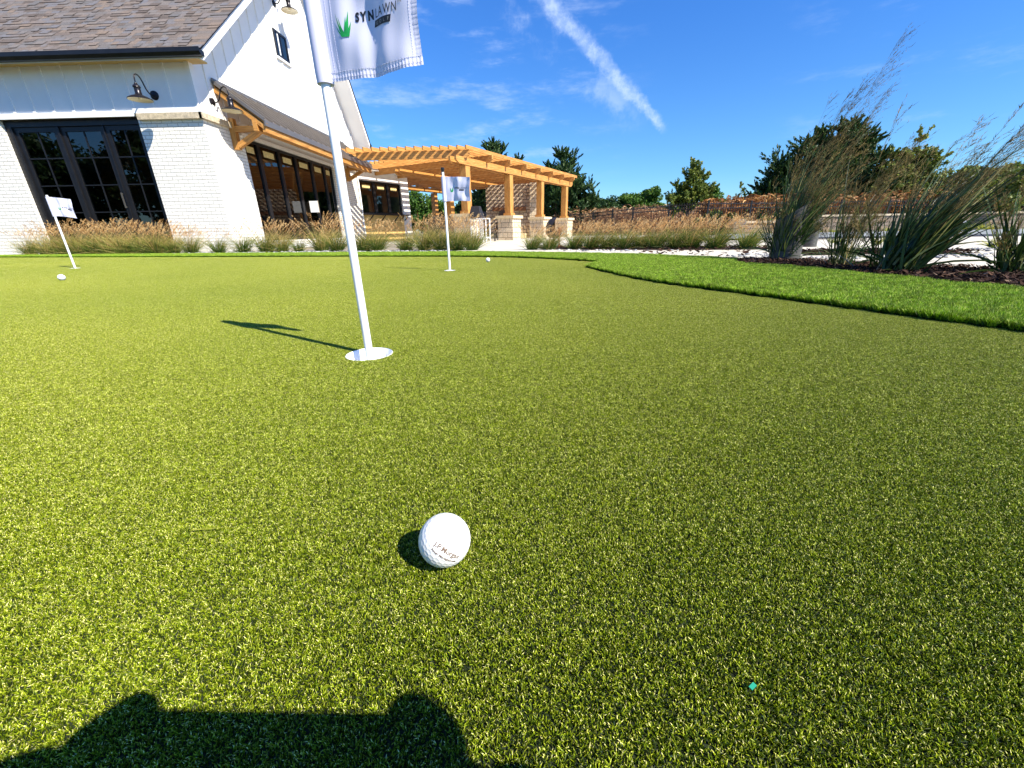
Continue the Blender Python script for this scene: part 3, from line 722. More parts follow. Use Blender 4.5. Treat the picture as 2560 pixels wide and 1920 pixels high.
# front siding band with battens
b = MB(); b.box((XL, YF - .03, 2.52), (DX1, YF + .2, 3.40)); b.box((DX1, YF - .03, 2.545), (XG + .001, YF + .2, 3.40))
b.box((XL, YF - .055, 2.50), (DX1 - .001, YF - .031, 2.60)); b.box((DX1, YF - .055, 2.548), (XG + .05, YF - .031, 2.63))
x = XG - .50
while x > XL: b.box((x - .025, YF - .05, 2.601 if x < DX1 else 2.631), (x + .025, YF - .0305, 3.385)); x -= .405
b.box((XG - .06, YF - .052, 2.631), (XG + .001, YF - .031, 3.385))
hb(b, 'siding', M['siding'])
# gable siding: near slope .83, far slope 1.22
E0y, E0z, SL0 = 8.85, 3.30, .83; E1y, E1z, SL1 = 17.42, 3.30, 1.22
APY = (E1z - E0z + SL0 * E0y + SL1 * E1y) / (SL0 + SL1); APZ = E0z + SL0 * (APY - E0y)
rz = lambda y: E0z + SL0 * (y - E0y) if y < APY else E1z + SL1 * (E1y - y)
b = MB(); gy0 = YF + .2005
b.prism([(XG, gy0, 2.545), (XG, YB, 2.545), (XG, YB, rz(YB) - .02), (XG, APY, APZ - .02), (XG, gy0, rz(gy0) - .02)], (-.2, 0, 0))
b.prism([(XG + .0002, YF - .0299, 3.4), (XG + .0002, gy0, 3.4), (XG + .0002, gy0, rz(gy0) - .02), (XG + .0002, YF - .0299, rz(YF - .03) - .02)], (-.2, 0, 0)); gy0 = YF - .03
b.box((XG + .0005, gy0, 2.548), (XG + .028, YB, 2.63))
y = YF + .40
while y < YB - .1: b.box((XG + .0005, y - .025, 2.631), (XG + .022, y + .025, rz(y) - .06)); y += .405
b.box((XG + .0015, gy0 - .021, 2.632), (XG + .03, gy0 + .09, rz(gy0) - .03)); b.box((XG + .0005, YB - .09, 2.631), (XG + .03, YB + .02, rz(YB) - .03))
hb(b, 'siding', M['siding'])
# limestone band
b = MB()
xx = DX1 + .06
for L in (.66, .66): b.box((xx, YF - .075, 2.435), (min(xx + L - .006, XG + .07), YF - .001, 2.542)); xx += L
yy = YF - .075
for L in (.5, .42, .34): b.box((XG + .0006, yy, 2.435), (XG + .075, yy + L - .006, 2.542)); yy += L
hb(b, 'stone_band', M['stoneband']); b = MB()
yy = 15.9
for L in (.5, .65): b.box((XG + .0006, yy, 2.435), (XG + .075, yy + L - .006, 2.542)); yy += L
hb(b, 'stone_band', M['stoneband'])
# roof: board (white soffit + rake) and shingles
def slab(mb, off, th, x0, x1, ys, side=0, uvs=1):
    """roof slab following one slope; off = height above the rake line, th = thickness"""
    (ya, za), (yb, zb) = ys
    P = [(x0, ya, za + off), (x0, yb, zb + off), (x0, yb, zb + off + th), (x0, ya, za + off + th)]
    mb.prism(P, (x1 - x0, 0, 0), uvf=lambda p: (p.x, math.hypot(p.y - ya, p.z - za)))
XR = -5.80
b = MB()
slab(b, 0, .16, XL - .5, XR - .025, ((E0y, E0z), (APY - .001, APZ))); slab(b, 0, .16, XL - .5, XR - .025, ((APY, APZ), (E1y, E1z)))
hb(b, 'roof_deck', M['trim'])
b = MB(); slab(b, -.015, .19, XR - .024, XR, ((E0y - .02, E0z - .02), (APY - .001, APZ))); slab(b, -.015, .19, XR - .024, XR, ((APY, APZ), (E1y + .02, E1z - .02)))
hb(b, 'fascia', M['trim'])
b = MB(); b.box((XL, E0y, E0z + .06), (XG + .3, YF + .1, E0z + .085)); hb(b, 'soffit', M['tan'])
rf = MB()
slab(rf, .161, .02, XL - .5, XR + .03, ((E0y - .05, E0z - .04), (APY - .001, APZ))); slab(rf, .161, .02, XL - .5, XR + .03, ((APY, APZ), (E1y + .05, E1z - .06)))
roof = hb(rf, 'roof', M['black'])
# individual dimensional shingle tabs, laid course by course
sh = MB(); nrm_ = Vector((0, -SL0, 1)).normalized(); upv = Vector((0, 1, SL0)).normalized(); org = Vector((0, E0y - .07, E0z - .056 + .183))
Ltot = (APY - E0y) * math.sqrt(1 + SL0 ** 2); row = 0; s_ = 0.0
while s_ < Ltot - .1:
    x = XR + .035 - random.random() * .2
    first = True
    while x > XL - .4:
        wd = random.uniform(.10, .22); hgt = random.choice((.003, .004, .013)); low = 0 if hgt < .01 else .022
        sk = random.uniform(-.02, .02)
        x1 = XR + .035 if first else x; x0 = x - wd; first = False
        p = [org + Vector((x0, 0, 0)) + upv * (s_ - low) + nrm_ * hgt, org + Vector((x1, 0, 0)) + upv * (s_ - low) + nrm_ * hgt,
             org + Vector((x1 + sk, 0, 0)) + upv * (s_ + .15) + nrm_ * .002, org + Vector((x0 + sk, 0, 0)) + upv * (s_ + .15) + nrm_ * .002]
        t = random.random(); sh.quad(p, None, t); sh.quad([p[0] - nrm_ * hgt, p[1] - nrm_ * hgt, p[1], p[0]], None, 0)
        x = x0
    s_ += .118; row += 1
sub(sh, 'shingles', M['shtab'], roof)
# gutter
b = MB()
prof = [(E0y + .0, E0z + .02), (E0y - .09, E0z + .02), (E0y - .125, E0z + .07), (E0y - .125, E0z + .135), (E0y - .112, E0z + .135), (E0y - .105, E0z + .10), (E0y, E0z + .10)]
b.prism([(XR + .02, y, z) for y, z in prof], (XL - .5 - XR, 0, 0))
hb(b, 'gutter', M['black'])
b = MB(); b.box((XR - .02, E1y, E1z + .0), (XR + .04, E1y + .11, E1z + .12)); hb(b, 'gutter', M['black'])
# interior shell so the glass looks into a dim room
b = MB(); b.box((XL, YF + .27, -.13), (XG - .27, YB - .2, -.02)); hb(b, 'floor', M['floor'])
b = MB(); b.box((XL, YF + .27, 2.9), (XG - .27, YB - .2, 3.0)); b.box((XL, YB - .2, -.1), (XG - .02, YB, 3.3)); b.box((-12.2, YF + 3.2, -.02), (-12.0, YB - .21, 2.9)); b.box((XL, YF + .27, -.02), (XL + .1, YB - .21, 2.9))
hb(b, 'inner_wall', M['wood2'])
b = MB(); b.box((-9.9, 12.2, -.02), (-8.3, 13.4, .95)); b.box((-10.0, 12.1, .951), (-8.2, 13.5, 1.0)); hb(b, 'counter', M['wood2'])

# black glazed doors: three leaves
def framed_window(kind, plane, c, u0, u1, z0, z1, fw, depth, cols, rows, mun=.022, handle=False, stick=False, kick=0.0, parent=house, mp=None, sticker_z=None):
    """frame + muntins + one pane in plane Y=c or X=c (outer face), mp maps (u, d, z) to world if given"""
    if mp is None: mp = (lambda u, d, z: (u, c + d, z)) if plane == 'Y' else (lambda u, d, z: (c - d, u, z))
    def bx(mb, ua, ub, da, db, za, zb):
        P = {}
        c8 = [mp(ua, da, za), mp(ub, da, za), mp(ub, db, za), mp(ua, db, za), mp(ua, da, zb), mp(ub, da, zb), mp(ub, db, zb), mp(ua, db, zb)]
        for idx in ((0, 1, 5, 4), (1, 2, 6, 5), (2, 3, 7, 6), (3, 0, 4, 7), (4, 5, 6, 7), (3, 2, 1, 0)): mb.quad([c8[i] for i in idx])
    f = MB(); bx(f, u0, u0 + fw, 0, depth, z0, z1); bx(f, u1 - fw, u1, 0, depth, z0, z1)
    bx(f, u0 + fw, u1 - fw, 0, depth, z1 - fw, z1); bx(f, u0 + fw, u1 - fw, 0, depth, z0, z0 + fw + kick)
    root = hb(f, kind, M['black'], parent)
    gu0, gu1, g0, g1 = u0 + fw, u1 - fw, z0 + fw + kick, z1 - fw
    if cols > 1 or rows:
        m = MB()
        for i in range(1, cols): u = gu0 + (gu1 - gu0) * i / cols; bx(m, u - mun / 2, u + mun / 2, depth * .25, depth * .75, g0 + .001, g1 - .001)
        for z in rows: bx(m, gu0 + .001, gu1 - .001, depth * .22, depth * .22 + .004 + depth * .5, z - mun / 2, z + mun / 2)
        sub(m, 'muntin', M['black'], root)
    p = MB(); p.quad([mp(gu0 + .0005, depth * .5, g0), mp(gu1 - .0005, depth * .5, g0), mp(gu1 - .0005, depth * .5, g1), mp(gu0 + .0005, depth * .5, g1)]); sub(p, 'pane', M['glass'], root)
    if stick:
        s = MB(); um = (gu0 + gu1) / 2; hw = (gu1 - gu0) * .3; zt = g1 - .08
        s.quad([mp(um - hw, depth * .5 - .003, zt - .14), mp(um + hw, depth * .5 - .003, zt - .14), mp(um + hw, depth * .5 - .003, zt), mp(um - hw, depth * .5 - .003, zt)])
        sub(s, 'sticker', M['sticker'], root)
    if handle:
        s = MB(); u = u1 - fw * .5; s.beam(mp(u, -.04, .85), mp(u, -.04, 1.15), .02, .02, up=(1, 0, 0)); s.beam(mp(u, -.04, .87), mp(u, 0, .87), .018, .018); s.beam(mp(u, -.04, 1.13), mp(u, 0, 1.13), .018, .018)
        sub(s, 'handle', M['pipe'], root)
    return root
f = MB(); f.box((DX0 + .002, YF + .06, -.075), (DX0 + .13, YF + .2, 2.498)); f.box((DX1 - .05, YF + .06, -.075), (DX1 - .002, YF + .2, 2.498)); f.box((DX0 + .131, YF + .06, 2.39), (DX1 - .051, YF + .2, 2.498))
hb(f, 'door_frame', M['black'])
rows = (1.825, 1.31, .778, .25)
for a, c_, hd in ((DX0 + .132, -9.50, False), (-9.45, -8.53, True), (-8.50, DX1 - .052, False)):
    framed_window('door', 'Y', YF + (.10 if hd else .09), a, c_, -.07, 2.385, .085, .05, 2, rows, handle=hd)
b = MB(); b.box((-9.499, YF + .07, -.07), (-9.451, YF + .15, 2.385)); b.box((-8.529, YF + .07, -.07), (-8.501, YF + .15, 2.385)); hb(b, 'mullion', M['black'])
# six tall windows in the gable wall
ys_ = [WY0 + .01, 11.02, 11.90, 12.74, 13.66, 14.50, WY1 - .01]
for a, c_ in zip(ys_[:-1], ys_[1:]): framed_window('window', 'X', XG - .05, a, c_ - .004, WZ0 + .01, WZ1 - .01, .055, .07, 1, (), stick=True)
b = MB(); b.box((XG + .0005, WY0 - .1, 2.362), (XG + .05, WY1 + .1, 2.43)); hb(b, 'lintel', M['trim'])
framed_window('attic_window', 'X', XG + .035, 12.66, 13.26, 4.62, 5.20, .05, .034, 2, ())
b = MB(); b.box((XG + .0005, 12.60, 4.55), (XG + .06, 13.32, 4.60)); hb(b, 'sill', M['trim'])

# standing seam awning on timber brackets
AY0, AY1, AX1 = 9.72, 16.2, -5.42; AZ0, AZ1 = 3.18, 2.50
aw = MB(); P = [(XG + .025, AY0, AZ0), (AX1, AY0, AZ1), (AX1, AY0, AZ1 + .02), (XG + .025, AY0, AZ0 + .02)]; aw.prism(P, (0, AY1 - AY0, 0))
sl_d = Vector((AX1 - XG - .025, 0, AZ1 - AZ0)); n_s = Vector((-(AZ1 - AZ0), 0, AX1 - XG - .025)).normalized()
for i in range(23):
    y = AY0 + .02 + (AY1 - AY0 - .04) * i / 22; p0 = Vector((XG + .03, y, AZ0 + .022)) + n_s * .016; aw.beam(p0, p0 + sl_d * .995, .02, .05, up=n_s)
aw.box((AX1 + .0005, AY0, AZ1 - .09), (AX1 + .025, AY1, AZ1 + .022))
aw.box((XG + .0235, AY0, AZ0 - .0), (XG + .05, AY1, AZ0 + .09))
awn = hb(aw, 'awning', M['bronze'])
tb = MB(); tb.longuv = True; tb.keepz = False
tb.prism([(XG + .03, AY0 + .03, AZ0 - .02), (AX1 - .03, AY0 + .03, AZ1 - .02), (AX1 - .03, AY0 + .03, AZ1 - .045), (XG + .03, AY0 + .03, AZ0 - .045)], (0, AY1 - AY0 - .06, 0), uvf=lambda p: (p.y, p.x))
tb.beam((AX1 - .045, AY0 + .04, AZ1 - .11), (AX1 - .045, AY1 - .04, AZ1 - .13), .07, .18)
tb.beam((AX1 - .22, AY0 + .02, AZ1 - .06), (AX1 - .22, AY1 - .02, AZ1 - .08), .09, .22)
for yy in (AY0 + .06, AY1 - .06):
    tb.beam((XG + .03, yy, AZ0 - .08), (AX1 - .01, yy, AZ1 - .09), .06, .13, up=(0, 0, 1))
for i in range(1, 5): yy = AY0 + (AY1 - AY0) * i / 5; tb.beam((XG + .03, yy, AZ0 - .09), (AX1 - .09, yy, AZ1 - .09), .06, .10)
sub(tb, 'rafter', M['wood'], awn)
for yy in (10.02, 16.12):
    bk = MB(); bk.longuv = True
    bk.beam((XG + .065, yy, 2.03), (XG + .065, yy, 2.62), .11, .12, up=(1, 0, 0)); bk.beam((XG + .01, yy, 2.42), (AX1 - .18, yy, 2.42), .10, .11)
    bk.beam((XG + .12, yy, 2.10), (AX1 - .26, yy, 2.40), .10, .10)
    sub(bk, 'bracket', M['wood'], awn)

# rotated wing with the serving window
dP = Vector((.476, .88, 0)).normalized(); nP = Vector((dP.y, -dP.x, 0))     # along the wing; out of the wall
W0 = Vector((XG + .02, 17.12, 0)); WL = 2.75
def wing(u, d, z): p = W0 + dP * u - nP * d; return (p.x, p.y, z)
def wbox(mb, ua, ub, da, db, za, zb):
    c8 = [wing(ua, da, za), wing(ub, da, za), wing(ub, db, za), wing(ua, db, za), wing(ua, da, zb), wing(ub, da, zb), wing(ub, db, zb), wing(ua, db, zb)]
    L = {0: ub - ua, 1: db - da}
    for k, idx in enumerate(((0, 1, 5, 4), (1, 2, 6, 5), (2, 3, 7, 6), (3, 0, 4, 7), (4, 5, 6, 7), (3, 2, 1, 0))):
        l = (ub - ua) if k in (0, 2) else (db - da)
        mb.quad([c8[i] for i in idx], [(0, za), (l, za), (l, zb), (0, zb)] if k < 4 else None)
WU0, WU1, WW0, WW1 = .06, 2.30, .98, 2.20
b = MB()
wbox(b, 0, WU0, 0, .25, -.15, 2.55); wbox(b, WU1, WL, 0, .25, -.15, 2.55); wbox(b, WU0, WU1, 0, .25, WW1, 2.55); wbox(b, WL - .25, WL, .2501, 4.5, -.15, 2.55)
hb(b, 'wing_wall', M['siding'])
b = MB(); wbox(b, WU0, WU1, .02, .25, -.15, WW0); hb(b, 'counter_front', M['tan'])
b = MB(); wbox(b, -.3, WL + .3, -.25, 4.6, 2.55, 2.62); hb(b, 'wing_roof', M['trim'])
b = MB(); wbox(b, .3, WL - .3, 3.4, 3.5, -.1, 2.54); wbox(b, -.6, WL - .26, .3, 4.4, -.14, -.1); hb(b, 'inner_wall', M['wood2'])
b = MB(); wbox(b, WU0 - .03, WU1 + .2, -.28, .02, WW0 - .04, WW0 - .0005); shelf = hb(b, 'counter_shelf', M['black'])
for u in (.35, 1.0, 1.75, 2.08, 2.33): b = MB(); b.beam(wing(u, -.24, WW0 - .045), wing(u, .015, WW0 - .25), .03, .03); sub(b, 'shelf_bracket', M['black'], shelf)
us_ = [WU0 + .005, .83, 1.58, WU1 - .005]
for a, c_ in zip(us_[:-1], us_[1:]): framed_window('window', 'P', 0, a, c_ - .003, WW0 + .005, WW1 - .005, .06, .07, 1, (), stick=True, mp=lambda u, d, z: wing(u, d + .05, z))

# the papers on the window mullion
pp = empty('paper_notice', (XG, 13.2, 1.0)); tag(pp, 'cream paper notice folded open on the tall dark window of the gable wall', 'notice')
c0 = atX(560 + 1100 / 5.185, 300 + 1045 / 5.185, XG + .04); c1 = atX(560 + 1232 / 5.185, 300 + 1090 / 5.185, XG + .04); c2 = atX(560 + 1232 / 5.185, 300 + 1240 / 5.185, XG + .04); c3 = atX(560 + 1100 / 5.185, 300 + 1200 / 5.185, XG + .04)
b = MB(); y0, y1, za, zb = c0.y, c0.y + .42, c3.z, c0.z
b.prism([(XG + .30, y0, zb), (XG + .02, y1, zb), (XG + .02, y1, za), (XG + .30, y0, za)], (.004, .004, 0))
o = b.build('sheet', M['paper'], pp, origin=tuple(pp.location)); o.location = (0, 0, 0)
b = MB(); b.prism([(XG + .296, y0, zb - .01), (XG + .03, y0 + .02, zb - .01), (XG + .03, y0 + .02, za + .01), (XG + .296, y0, za + .01)], (0, -.003, 0))
o = b.build('side_sheet', M['trim'], pp, origin=tuple(pp.location)); o.location = (0, 0, 0)

# gooseneck wall lamps
def wall_lamp(loc, rz, label):
    r = empty('wall_lamp', loc, rz); tag(r, label, 'wall lamp', 'gooseneck wall lamps')     # local +X points away from the wall
    ax = Matrix.Rotation(R_(90), 3, 'Y')
    b = MB(); b.lathe([(0, .03), (.05, .028), (.075, .018), (.08, 0)], (0, 0, 0), 32, ax); b.build('wall_plate', M['lampblk'], r, smooth=True)
    pts = [(.02, 0, 0), (.10, 0, -.01), (.17, 0, .06), (.215, 0, .17), (.26, 0, .235), (.32, 0, .25), (.365, 0, .21), (.38, 0, .13), (.38, 0, .09)]
    sm = []
    for i in range(len(pts) - 1):
        p0, p1, p2, p3 = [Vector(pts[max(0, min(len(pts) - 1, i + k))]) for k in (-1, 0, 1, 2)]
        for s in range(5):
            t = s / 5; sm.append(.5 * ((2 * p1) + (-p0 + p2) * t + (2 * p0 - 5 * p1 + 4 * p2 - p3) * t * t + (-p0 + 3 * p1 - 3 * p2 + p3) * t ** 3))
    sm.append(Vector(pts[-1]))
    b = MB(); b.tube(sm, .0115, 12); b.build('arm', M['lampblk'], r, smooth=True)
    b = MB(); b.lathe([(0, .10), (.022, .098), (.028, .075), (.055, .055), (.062, .03), (.048, .012), (.05, -.005), (.052, -.08), (.075, -.10), (.14, -.125), (.19, -.155), (.198, -.172), (.194, -.174)], (.38, 0, 0), 40); s_ = b.build('shade', M['lampblk'], r, smooth=True)
    b = MB(); b.lathe([(.193, -.1735), (.185, -.156), (.13, -.130), (.06, -.112), (0, -.108)], (.38, 0, 0), 40); b.build('shade_lining', M['cream'], s_, smooth=True)
    b = MB(); b.lathe([(0, -.165), (.02, -.16), (.028, -.14), (.024, -.115)], (.38, 0, 0), 16); b.build('bulb', M['cream'], s_, smooth=True)
    return r
wall_lamp((-7.17, YF - .031, 2.84), R_(-90), 'dark gooseneck lamp on the shaded front boards beside the black doors')
wall_lamp((XG + .001, 9.62, 2.83), 0, 'dark gooseneck lamp at the awning end of the gable wall')
wall_lamp((XG + .001, 13.0, 5.83), 0, 'dark gooseneck lamp high in the gable above the small attic window')

# ================================================================== pergola
HBZ, HTZ = 2.24, 2.45
A1 = Vector((-1.82, 14.33, 0)); ROW2, ROW3, PL = 3.35, 7.3, 8.75
per = empty('pergola', (A1.x, A1.y, gz(12))); tag(per, 'honey coloured timber pergola on limestone piers beside the clubhouse', 'pergola')
PO = Vector(per.location)
def pp_(a, c, z): q = A1 + dP * a - nP * c; return Vector((q.x, q.y, z))     # a along the headers, c back from header one
def pbuild(mb, name, mat, parent=per, **kw):
    o = mb.build(name, mat, parent, origin=tuple(PO), **kw); o.location = (0, 0, 0); return o
RP = Matrix((( dP.x, -nP.x, 0), (dP.y, -nP.y, 0), (0, 0, 1)))
def pier(a, c, ground=-.1):
    o0 = pp_(a, c, 0)
    pb_ = MB(); pb_.box((-.335, -.335, ground - .03), (.335, .335, .70), RP, o0); pr = pbuild(pb_, 'stone_pier', M['stone'])
    cb = MB(); cb.box((-.40, -.40, .7005), (.40, .40, .80), RP, o0); pbuild(cb, 'pier_cap', M['stonecap'], pr)
    po = MB(); po.longuv = True; po.keepz = False
    po.box((-.125, -.125, .90), (.125, .125, HBZ - .001), RP, o0); pw = pbuild(po, 'post', M['wood'])
    pc = MB(); pc.box((-.165, -.165, .8005), (.165, .165, .8995), RP, o0); pbuild(pc, 'post_collar', M['wood'], pw)
for a in (.18, 3.0, 5.75, 8.5): pier(a, .12)
for a in (3.6,): pier(a, ROW2 + .1)
for a in (3.3, 7.2): pier(a, ROW3)
def notched(p, q, w_, z0, z1, cut=.16):
    """header with slanted ends"""
    mb = MB(); d = (q - p).normalized(); sdv = d.cross(Vector((0, 0, 1))).normalized() * w_
    P = [Vector((p.x, p.y, z1)), Vector((p.x, p.y, z0 + (z1 - z0) * .45)), Vector((p.x, p.y, z0)) + d * cut, Vector((q.x, q.y, z0)) - d * cut, Vector((q.x, q.y, z0 + (z1 - z0) * .45)), Vector((q.x, q.y, z1))]
    P = [x - sdv / 2 for x in P]; mb.prism(P, sdv, uvf=lambda v: (v.dot(d), v.z * 1.0)); return mb
for c in (.12, ROW2 + .1, ROW3):
    a0 = -.45 if c < 1 else (.55 if c < 4 else 2.4)
    for k, dc in enumerate((-.115, .115)):
        if c > 1 and k == 1 and c > 5: continue
        pbuild(notched(pp_(a0, c + dc, 0), pp_(PL + .35, c + dc, 0), .075, HBZ, HTZ), 'header', M['wood'])
# rafters across: first one faces the lawn squarely, the rest run square to the headers
RZ0, RZ1 = HTZ - .03, HTZ + .19
r1a = pp_(-.1, -.15, 0); pbuild(notched(Vector((-5.25, 14.36, 0)), Vector((r1a.x + .12, 14.30, 0)), .075, RZ0, RZ1, .14), 'rafter', M['wood'])
for a in (1.25, 2.5, 3.75, 5.0, 6.25, 7.5, 8.7): pbuild(notched(pp_(a, ROW3 + .4, 0), pp_(a, -.28, 0), .075, RZ0, RZ1, .12), 'rafter', M['wood'])
# purlins on top, parallel to the headers
PZ0, PZ1 = RZ1 + .0005, RZ1 + .11
c = -.18; n = 0
while c < ROW3 + .5:
    # start on the line of the first rafter (y = 14.2) as far as header two, later ones start clear of the gable wall
    q0 = A1 - nP * c
    a_start = (14.12 - q0.y) / dP.y
    if c > ROW2 + .35: a_start = max(a_start, ((-6.1) - q0.x) / dP.x, .3)
    mb = MB(); p = pp_(a_start, c, (PZ0 + PZ1) / 2); q = pp_(PL + .5, c, (PZ0 + PZ1) / 2); mb.beam(p, q, .045, PZ1 - PZ0); pbuild(mb, 'purlin', M['wood']); c += .235; n += 1

# stone fireplace at the end of the pergola
FP = pp_(7.3, 2.35, 0); fp = empty('fireplace', (FP.x, FP.y, -.1)); tag(fp, 'tall rough limestone outdoor fireplace with dark mantel under the pergola', 'fireplace')
RF = RP
def fbuild(mb, name, mat, parent=fp):
    o = mb.build(name, mat, parent, origin=tuple(fp.location)); o.location = (0, 0, 0); return o
fo = Vector((FP.x, FP.y, 0)); RFr = Matrix.Rotation(R_(-9), 3, 'Z')
mb = MB(); mb.box((-1.30, -.45, -.13), (1.25, .45, 2.34), RFr, fo); fbuild(mb, 'chimney_breast', M['stonefire'])
mb = MB(); mb.box((.90, -.62, -.13), (1.40, .60, 2.36), RFr, fo); fbuild(mb, 'corner_pier', M['stone'])
mb = MB(); mb.longuv = True; mb.box((-.95, -.62, 1.16), (.70, -.451, 1.32), RFr, fo); fbuild(mb, 'mantel', M['wood2'])
mb = MB(); mb.box((-.62, -.47, .15), (.35, -.4505, .85), RFr, fo); fbuild(mb, 'firebox', M['black'])
mb = MB(); mb.box((-1.0, -.85, -.12), (.72, -.4515, .12), RFr, fo); fbuild(mb, 'hearth', M['stonecap'])

# furniture under the pergola
def rounded_seat(loc, rz, label):
    r = empty('lounge_chair', loc, rz); tag(r, label, 'chair', 'dark lounge chairs')
    b = MB()
    # curved high back made of a bent rounded panel, plus seat drum
    def shell(r0, r1, z0, z1, mb):
        n = 18; nz = 8
        for i in range(n):
            a0 = math.pi * (i / n) ; a1 = math.pi * ((i + 1) / n)
            for k in range(nz):
                def P(a, kk, rr):
                    f = kk / nz; top = z1 - .10 * abs(math.cos(a)) ** 3; z = z0 + (top - z0) * math.sin(f * math.pi / 2); ro = rr + .05 * f - .03 * f ** 6; return (math.cos(a) * ro, math.sin(a) * ro, z)
                mb.quad([P(a0, k, r1), P(a1, k, r1), P(a1, k + 1, r1), P(a0, k + 1, r1)]); mb.quad([P(a1, k, r0), P(a0, k, r0), P(a0, k + 1, r0), P(a1, k + 1, r0)])
            mb.quad([P(a0, nz, r1), P(a1, nz, r1), P(a1, nz, r0), P(a0, nz, r0)])
    shell(.30, .37, .12, .92, b); b.build('backrest', M['fabric'], r, smooth=True)
    b = MB(); b.lathe([(0, .44), (.26, .43), (.31, .39), (.32, .22), (.30, .18), (0, .18)], (0, 0, 0), 32); b.build('seat_cushion', M['fabric'], r, smooth=True)
    b = MB(); b.lathe([(0, .18), (.22, .178), (.20, .02), (.26, 0), (0, 0)], (0, 0, 0), 24); b.build('base', M['dark'], r, smooth=True)
    return r
pA = atZ(1092, 596, -.1)
for (px_, py_), rz_, lab in (((1096, 553), 200, 'dark curved lounge chair left of the second flagstick, striped by shade'), ((1131, 553), 170, 'dark curved lounge chair partly behind the second flagstick')):
    p = atY(px_, py_, 16.6); rounded_seat((p.x, 16.6, -.1), R_(rz_), lab)
def lantern(loc, rz, label, roof):
    r = empty('metal_frame_stand', loc, rz); tag(r, label, 'stand', 'white metal frame stands')
    b = MB(); s = .15; h = .72
    for sx in (-1, 1):
        for sy in (-1, 1): b.beam((sx * s, sy * s, 0), (sx * s, sy * s, h), .028, .028, up=(1, 0, 0))
    for z in (.14, h - .014):
        for k in (-1, 1): b.beam((-s, k * s, z), (s, k * s, z), .024, .028); b.beam((k * s, -s, z), (k * s, s, z), .024, .028)
    b.build('frame', M['trim'], r)
    if roof:
        b = MB(); b.lathe([(.30, h + .002), (.29, h + .02), (.17, h + .36), (.0, h + .37)], (0, 0, 0), 4, Matrix.Rotation(R_(45), 3, 'Z')); b.build('tapered_top', M['dark'], r)
    b = MB(); b.box((-s, -s, .16), (s, s, .175)); b.build('shelf', M['trim'], r)
p = atZ(1194, 601, -.1); lantern((p.x * 13.8 / p.y, 13.8, -.09), R_(-12), 'white open metal stand carrying a black tapered top under the pergola', True)
p = atZ(1206, 601, -.1); lantern((p.x * 13.4 / p.y + .05, 13.4, -.09), R_(-20), 'white open metal stand with nothing on it, right of the black topped one', False)
def patio_chair(loc, rz, label):
    r = empty('patio_chair', loc, rz); tag(r, label, 'chair', 'slim patio chairs by the fireplace')
    b = MB(); b.box((-.26, -.25, .40), (.26, .27, .45)); b.build('seat', M['fabric'], r)
    b = MB(); P = [(-.26, .27, .44), (-.24, .44, 1.12), (.24, .44, 1.12), (.26, .27, .44)]; b.prism(P, (0, .03, 0)); b.build('backrest', M['fabric'], r)
    for sx in (-1, 1):
        for y0, y1 in ((-.24, -.30), (.25, .34)):
            b = MB(); b.beam((sx * .25, y0, .42), (sx * .27, y1, 0), .03, .03, up=(1, 0, 0)); b.build('leg', M['dark'], r)
        b = MB(); b.beam((sx * .28, -.26, .64), (sx * .28, .33, .66), .045, .025); b.beam((sx * .28, -.25, .42), (sx * .28, -.25, .64), .025, .025, up=(1, 0, 0)); b.build('armrest', M['dark'], r)
for (x, y, Yd), rz_, lab in (((1232, 596, 17.2), -60, 'slim dark patio chair with tall back facing the fireplace'), ((1216, 596, 18.0), 30, 'dark patio chair in the shade behind the white metal stands')):
    p = atY(x, y, Yd); patio_chair((p.x, Yd, -.1), R_(rz_), lab)
t = empty('side_table', (atY(1221, 596, 15.6).x, 15.6, -.1)); tag(t, 'low dark side table on the patio beside the slim chair', 'table')
b = MB(); b.box((-.27, -.22, .24), (.27, .22, .27)); b.build('table_top', M['dark'], t)
for sx in (-1, 1):
    for sy in (-1, 1): b = MB(); b.beam((sx * .24, sy * .19, .24), (sx * .24, sy * .19, 0), .03, .03, up=(1, 0, 0)); b.build('leg', M['dark'], t)
# black dish and copper stake near the last pier
p = atZ(1384, 612, -.08); s = empty('kettle_grill', (p.x * 9.6 / p.y, 9.6, gz(9.6))); tag(s, 'black kettle grill with its round lid tipped open, behind the copper pipe', 'grill')
b = MB(); b.lathe([(0, .16), (.10, .17), (.17, .24), (.19, .32), (.18, .32), (0, .25)], (0, 0, 0), 28); b.build('bowl', M['dark'], s, smooth=True)
b = MB(); b.lathe([(0, .10), (.09, .085), (.16, .03), (.19, -.02), (.18, -.02), (0, .04)], (-.06, .06, .44), 28, Matrix.Rotation(R_(-58), 3, 'Y')); b.build('lid', M['dark'], s, smooth=True)
for k in range(3): a = k * 2.1 + .4; b = MB(); b.beam((math.cos(a) * .09, math.sin(a) * .09, .19), (math.cos(a) * .17, math.sin(a) * .17, 0), .018, .018, up=(1, 0, 0)); b.build('leg', M['dark'], s)
p = gnd(1397, 622); s = empty('copper_pipe', (p.x, p.y, p.z)); tag(s, 'thin upright copper pipe with valve knob standing in the river stones', 'pipe')
b = MB(); b.tube([(0, 0, 0), (.004, 0, .30)], .011, 10); b.build('riser', M['copper'], s, smooth=True)
b = MB(); b.lathe([(0, .36), (.022, .355), (.03, .33), (.02, .30), (0, .298)], (.004, 0, 0), 14); b.tube([(.004, 0, .33), (.05, -.01, .31)], .010, 8); b.build('valve', M['copper'], s, smooth=True)

